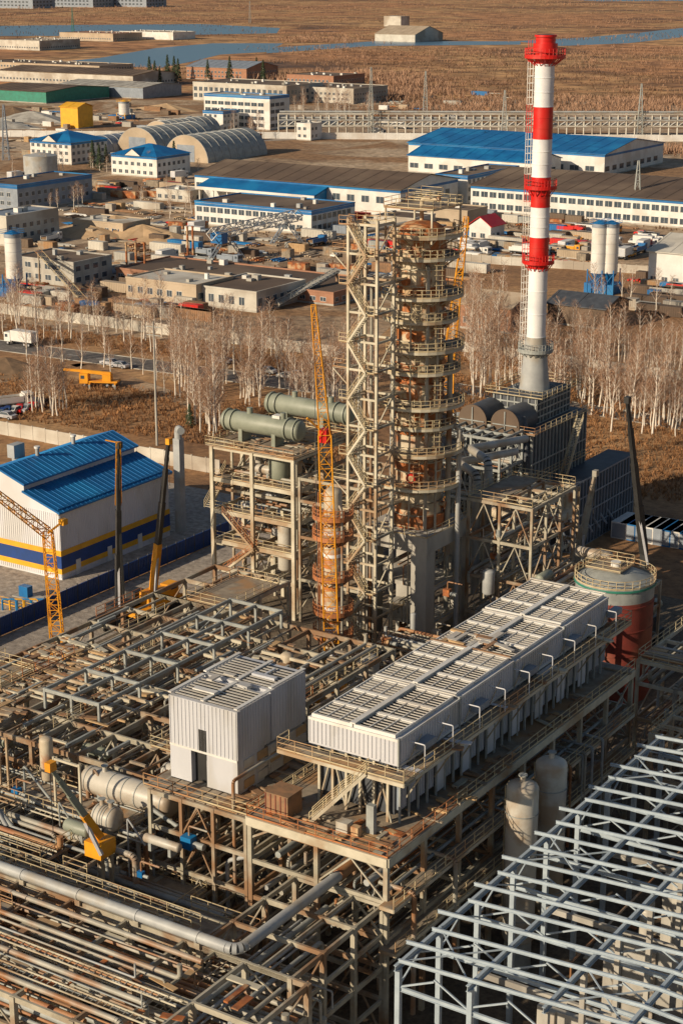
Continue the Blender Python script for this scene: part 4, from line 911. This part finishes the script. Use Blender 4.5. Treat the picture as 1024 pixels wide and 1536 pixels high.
# ================================================================= vehicles
def vehicle(kind,u,v,ang,col,z=0):
    b=B(kind);
    def wh(x,y,r,w=.25): b.cyl((x,y-w/2,r),(x,y+w/2,r),r,'tyre',14);b.cyl((x,y-w/2-.01,r),(x,y+w/2+.01,r),r*.5,'silver',10)
    if kind=='parked_car':
        pr=[(-2.2,.35),(-2.2,.85),(-1.3,.95),(-.6,1.45),(.9,1.45),(1.6,.98),(2.2,.9),(2.2,.35)];n=len(pr)
        b.add([(x,-.85+(.12 if z>1.2 else 0),z) for x,z in pr]+[(x,.85-(.12 if z>1.2 else 0),z) for x,z in pr],[tuple(range(n)),tuple(range(2*n-1,n-1,-1))]+[(i,n+i,n+(i+1)%n,(i+1)%n) for i in range(n)],col)
        for sg in(-1,1): b.add([(-1.15,sg*.86,.95),(-.6,sg*.76,1.4),(.85,sg*.76,1.4),(1.4,sg*.86,.98)],[(0,1,2,3)],'glass')
        b.add([(1.57,-.7,1.02),(1.57,.7,1.02),(.95,.65,1.44),(.95,-.65,1.44)],[(0,1,2,3)],'glass');b.add([(-1.27,-.7,1.0),(-1.27,.7,1.0),(-.66,.65,1.43),(-.66,-.65,1.43)],[(0,1,2,3)],'glass')
        for x in(-1.35,1.35):
            for y in(-.8,.8): wh(x,y,.33)
    else:
        b.box(-4,4,-.5,.5,.7,1,'steeld');b.box(2.2,4,-1.2,1.2,.8,2.9,col);b.box(4,4.03,-1.05,1.05,1.8,2.6,'glass')
        for sg in(-1,1): b.box(2.9,3.7,sg*1.21-.01,sg*1.21+.01,1.8,2.5,'glass')
        for x in(-3.2,-1.9,3):
            for y in(-1,1): wh(x,y,.5,.35)
        if kind=='dump_truck': b.box(-4,2,-1.2,1.2,1.1,1.3,'steelg');b.box(-4,2,-1.2,-1.1,1.3,2.4,col);b.box(-4,2,1.1,1.2,1.3,2.4,col);b.box(1.9,2,-1.1,1.1,1.3,2.6,col);b.box(-3.8,1.8,-1.05,1.05,1.3,2,'soil')
        if kind=='box_truck': b.box(-4.2,2,-1.25,1.25,1.1,3.5,'white');b.box(-4.25,-4.2,-1.1,1.1,1.2,3.3,'panel')
        if kind=='truck_crane':
            b.box(-4,2,-1.2,1.2,1.0,1.35,'crane');b.box(-2.6,-.8,-1,1,1.35,2.7,'crane');b.beam((-2.5,.2,2.8),(4,.2,3.3),.6,.7,'crane');b.beam((4,.2,3.3),(7.5,.2,3.5),.45,.5,'crane');b.box(7.3,7.8,0,.4,2.9,3.7,'black')
            for x in(-3.8,1.6): b.box(x-.15,x+.15,-2.4,2.4,.9,1.15,'crane');b.box(x-.2,x+.2,-2.5,-2.2,0,.9,'steelg');b.box(x-.2,x+.2,2.2,2.5,0,.9,'steelg')
    x,y=G(u,v);b.build((x,y,z+.05),ang)
RV=random.Random(3)
vehicle('truck_crane',150,580,pi-.12,'crane')
for k in range(7): vehicle('parked_car',-5+k*9,624-k*1.5+ (k%2),1.3+RV.uniform(-.1,.1),RV.choice(['white','silver','black','red','blued']))
for k in range(5): vehicle('parked_car',20+k*10,608,1.3,RV.choice(['white','silver','black']))
for (u,v) in ((165,548),(180,552),(335,545),(400,560),(430,568),(445,566),(10,628)): vehicle('parked_car',u,v,-.55,RV.choice(['white','silver','blued','white']))
vehicle('box_truck',32,518,2.6,'white');vehicle('dump_truck',20,612,.5,'white')
for k in range(60):
    u=RV.uniform(680,980);v=RV.uniform(350,388);vehicle(RV.choice(['dump_truck','box_truck','parked_car','parked_car']),u,v,RV.choice([-.57,1.0])+RV.uniform(-.1,.1),RV.choice(['crane','red','white','blue','white']))
for k in range(44):
    u=RV.uniform(0,680);v=RV.choice([RV.uniform(268,300),RV.uniform(345,400),RV.uniform(165,230)]);vehicle(RV.choice(['dump_truck','box_truck','parked_car']),u,v,RV.choice([-.57,1.0])+RV.uniform(-.1,.1),RV.choice(['panelb','rust','white','blue','white']))
def store(name,u0,u1,v0,v1,n,seed):
    b=B(name);R2=random.Random(seed)
    for i in range(n):
        X,Y=L(R2.uniform(u0,u1),R2.uniform(v0,v1));t=R2.random();m=R2.choice(['rust','blue','white','tan','conc','red','panelb','concl','steelg','wood','rust'] if R2.random()<.35 else ['conc','tan','deckr','darkr','concl','deck'])
        if t<.3:
            l=R2.choice([3,6,6,12]);b.box(X,X+l,Y,Y+2.4,.1,2.6,m)
            for k in range(int(l/.6)): b.box(X+.2+k*.6,X+.35+k*.6,Y-.06,Y,.2,2.5,m)
        elif t<.6:
            for k in range(5): b.cyl((X,Y+k*.6,.3),(X+R2.uniform(6,11),Y+k*.6,.3),.28,m,8)
        else:
            for k in range(5): b.beam((X+k*.9,Y,.3+.2*(k%2)),(X+k*.9+R2.uniform(-.5,.5),Y+R2.uniform(3,7),.3+.2*(k%2)),.5,.4,m)
    b.build()
for i,a in enumerate(((690,880,345,395,120),(120,300,275,300,60),(0,640,345,440,240),(0,290,160,235,120),(640,1024,325,345,50),(440,760,140,190,70),(120,290,455,480,50),(930,1024,420,470,60),(480,620,300,345,50),(540,700,345,420,70),(0,120,440,470,50),(0,300,300,345,60))): store('stored_materials',*a,i+1)
b=B('container_row')
for k in range(9):
    X,Y=L(915+k*13,806+k*2.2);b.box(X,X+2.6,Y,Y+6,0,2.6,['white','blue','panelb','white','panelb','blue'][k%6]);b.box(X+.2,X+2.4,Y-.05,Y,.2,2.4,'panelb')
b.build()
# ================================================================= vegetation
def birch(seed):
    R2=random.Random(seed);b=B('birch_mesh');h=R2.uniform(10.5,14);pts=[Vector((0,0,-.2))];n=6
    for i in range(1,n+1): pts.append(Vector((pts[-1].x+R2.uniform(-.22,.22),pts[-1].y+R2.uniform(-.22,.22),h*i/n)))
    for i in range(n): b.cyl(pts[i],pts[i+1],.17*(1-i/n)+.03,'bark',6,.17*(1-(i+1)/n)+.03,False)
    def twig(o,d,l,w):
        e=o+d*l;sd=d.cross(Vector((R2.uniform(-1,1),R2.uniform(-1,1),R2.uniform(-1,1))))
        if sd.length<.01:return e
        sd=sd.normalized()*w;b.add([tuple(o-sd),tuple(o+sd),tuple(e+sd*.3),tuple(e-sd*.3)],[(0,1,2,3)],'twig');return e
    for k in range(26):
        t=.28+.7*k/26;i=min(n-1,int(t*n));o=pts[i].lerp(pts[i+1],t*n-i);a=k*2.4+R2.uniform(-.4,.4);l=(1.15-t)*R2.uniform(2.6,4.2)+.5;d=Vector((cos(a)*.62,sin(a)*.62,.85)).normalized()
        e=o+d*l;b.cyl(o,e,.045,'bark' if k%3 else 'twig',4,.02,False)
        for q in range(8):
            oo=o.lerp(e,R2.uniform(.2,1));dd=(d+Vector((R2.uniform(-.8,.8),R2.uniform(-.8,.8),R2.uniform(-.5,.7)))).normalized();e2=twig(oo,dd,R2.uniform(.6,1.5),.02)
            for w in range(2): twig(oo.lerp(e2,R2.uniform(.3,1)),(dd+Vector((R2.uniform(-.7,.7),R2.uniform(-.7,.7),R2.uniform(-.8,.5)))).normalized(),R2.uniform(.4,.9),.017)
    ob=b.build((0,0,0),0);me=ob.data;bpy.data.objects.remove(ob);return me
BM=[birch(i) for i in range(6)]
RT=random.Random(11)
def treezone(u0,u1,v0,v1,n,slope=.14,smin=.7,smax=1.15):
    for i in range(n):
        u=RT.uniform(u0,u1);v=RT.uniform(v0,v1)+(u-u0)*slope
        x,y=G(u,v);ob=bpy.data.objects.new('birch_tree',RT.choice(BM));bpy.context.scene.collection.objects.link(ob);ob.location=(x,y,0);k=RT.uniform(smin,smax);ob.scale=(k,k,k*RT.uniform(.9,1.1));ob.rotation_euler=(RT.uniform(-.05,.05),RT.uniform(-.05,.05),RT.uniform(0,6.28))
treezone(-20,540,470,500,70,.135,.6,1)
treezone(240,560,550,600,80,.1);treezone(30,240,535,560,10,.1,.6,.9);treezone(40,110,610,625,14,0,.7,1)
treezone(270,330,630,650,16,.1)
treezone(660,1040,500,530,75,.14,.7,1);treezone(690,1040,560,600,80,.13);treezone(900,1040,620,650,18,.1)
treezone(60,330,300,330,14,0,.5,.8);treezone(640,1020,440,470,16,.05,.5,.8);treezone(440,560,165,185,24,0,.8,1.2);treezone(700,760,470,560,14,0,.9,1.2)
treezone(0,300,255,275,12,0,.5,.8);treezone(340,420,200,212,8,0,.6,.9)
def brushm(name,zones,seed,hmin=.5,hmax=1.6,w=.05,mat='brush'):
    b=B(name);R2=random.Random(seed)
    for (u0,u1,v0,v1,n,sl) in zones:
        for i in range(n):
            u=R2.uniform(u0,u1);X,Y=L(u,R2.uniform(v0,v1)+(u-u0)*sl)
            hh=R2.uniform(hmin,hmax)
            for k in range(7):
                a=R2.uniform(0,6.28);r_=R2.uniform(.1,.7)*hh;dx,dy=cos(a),sin(a);ww=w*R2.uniform(.6,1.6)
                b.add([(X-dy*ww,Y+dx*ww,0),(X+dy*ww,Y-dx*ww,0),(X+dx*r_+dy*ww*.3,Y+dy*r_-dx*ww*.3,hh*R2.uniform(.6,1)),(X+dx*r_-dy*ww*.3,Y+dy*r_+dx*ww*.3,hh*R2.uniform(.6,1))],[(0,1,2,3)],mat)
    b.build()
brushm('dry_brush',[(-20,560,480,500,1500,.13),(-20,560,555,625,3200,.13),(640,1040,510,540,1400,.14),(680,1040,560,720,3800,.1)],5,.35,1.3,.05)
def clumps(name,zones,seed,mat):
    b=B(name);R2=random.Random(seed)
    for (u0,u1,v0,v1,n,hh,rad) in zones:
        for i in range(n):
            CXX,CYY=L(R2.uniform(u0,u1),R2.uniform(v0,v1));ra=rad*R2.uniform(.4,1.3);hb=hh*R2.uniform(.5,1.1);el=R2.uniform(1,3.5)
            for k in range(int(14*ra/rad*1.5)+4):
                X=CXX+R2.gauss(0,ra*el);Y=CYY+R2.gauss(0,ra);h=hb*R2.uniform(.5,1.1)
                for q in range(5):
                    a=R2.uniform(0,6.28);r_=R2.uniform(.1,.45)*h;dx,dy=cos(a),sin(a);ww=.16*R2.uniform(.6,1.6)
                    b.add([(X-dy*ww,Y+dx*ww,0),(X+dy*ww,Y-dx*ww,0),(X+dx*r_+dy*ww*.4,Y+dy*r_-dx*ww*.4,h*R2.uniform(.6,1)),(X+dx*r_-dy*ww*.4,Y+dy*r_+dx*ww*.4,h*R2.uniform(.6,1))],[(0,1,2,3)],mat)
    b.build()
clumps('distant_tree_line',[(430,640,112,150,110,7,9),(620,1040,150,170,90,5,9),(600,1040,100,150,40,3,9),(0,280,102,112,20,5,9),(420,1040,72,100,90,4,14),(430,1040,20,60,90,4,20),(-20,420,22,34,40,5,20),(0,1040,0,18,110,6,25),(800,1040,225,232,25,5,6),(430,500,60,64,14,7,10)],6,'twig')
clumps('distant_scrub',[(430,1040,70,140,150,2.6,16),(0,1040,0,60,150,3,30),(620,1040,140,165,60,2.5,10),(0,640,345,440,40,1.2,4),(640,1020,325,345,14,1.5,4)],9,'bushd')
def pine(seed):
    R2=random.Random(seed);b=B('pine_mesh');b.cyl((0,0,0),(0,0,11),.2,'bark',6,.04)
    for k in range(420):
        t=R2.random()**.8;z=1.2+t*10;rr=(1-t)*2.6*R2.uniform(.5,1.05)+.15;a=R2.uniform(0,6.28);o=Vector((cos(a)*rr*.3,sin(a)*rr*.3,z));e=Vector((cos(a)*rr,sin(a)*rr,z-.35*rr));sd=Vector((-sin(a),cos(a),0))*.28
        b.add([tuple(o),tuple(e-sd),tuple(e+Vector((cos(a)*.2,sin(a)*.2,-.1))),tuple(e+sd)],[(0,1,2,3)],'needle')
    ob=b.build((0,0,0),0);me=ob.data;bpy.data.objects.remove(ob);return me
PMs=[pine(i) for i in range(3)]
for (u,v) in [(225,125),(233,126),(240,128),(262,122),(312,122),(345,124),(385,118),(395,126),(140,252),(150,256),(160,250),(255,262),(262,258),(720,238),(726,242),(252,120),(268,126)]:
    x,y=G(u,v);ob=bpy.data.objects.new('pine_tree',RT.choice(PMs));bpy.context.scene.collection.objects.link(ob);ob.location=(x,y,0);k=RT.uniform(.8,1.3)*(1.3 if v<130 else .9);ob.scale=(k,k,k)
x,y=G(285,640);ob=bpy.data.objects.new('pine_tree',PMs[0]);bpy.context.scene.collection.objects.link(ob);ob.location=(x,y,0);ob.scale=(.5,.5,.4)
# ================================================================= light + camera
sd=Vector((-.82,-.57,0)).normalized(); EL=radians(22); S=Vector((sd.x*cos(EL),sd.y*cos(EL),sin(EL)))
li=bpy.data.lights.new('sun','SUN');li.energy=5.0;li.angle=radians(.5);li.color=(1,.83,.61);lo=bpy.data.objects.new('sun',li);bpy.context.scene.collection.objects.link(lo);lo.rotation_euler=(-S).to_track_quat('-Z','Y').to_euler()
w=bpy.data.worlds.new('World');bpy.context.scene.world=w;w.use_nodes=True;nt=w.node_tree;sk=nt.nodes.new('ShaderNodeTexSky');sk.sky_type='NISHITA';sk.sun_disc=False;sk.sun_elevation=EL;sk.sun_rotation=math.atan2(S.x,S.y)
bg=nt.nodes['Background'];bg.inputs['Strength'].default_value=.065;nt.links.new(sk.outputs[0],bg.inputs['Color'])
cd=bpy.data.cameras.new('camera');co=bpy.data.objects.new('camera',cd);bpy.context.scene.collection.objects.link(co);co.location=(0,0,H);co.rotation_euler=(pi/2-PT,0,0);cd.sensor_fit='VERTICAL';cd.sensor_height=36;cd.lens=F/1536*36;cd.clip_start=1;cd.clip_end=30000;bpy.context.scene.camera=co
vs=bpy.context.scene.view_settings;vs.view_transform='Standard';vs.look='None';vs.exposure=0
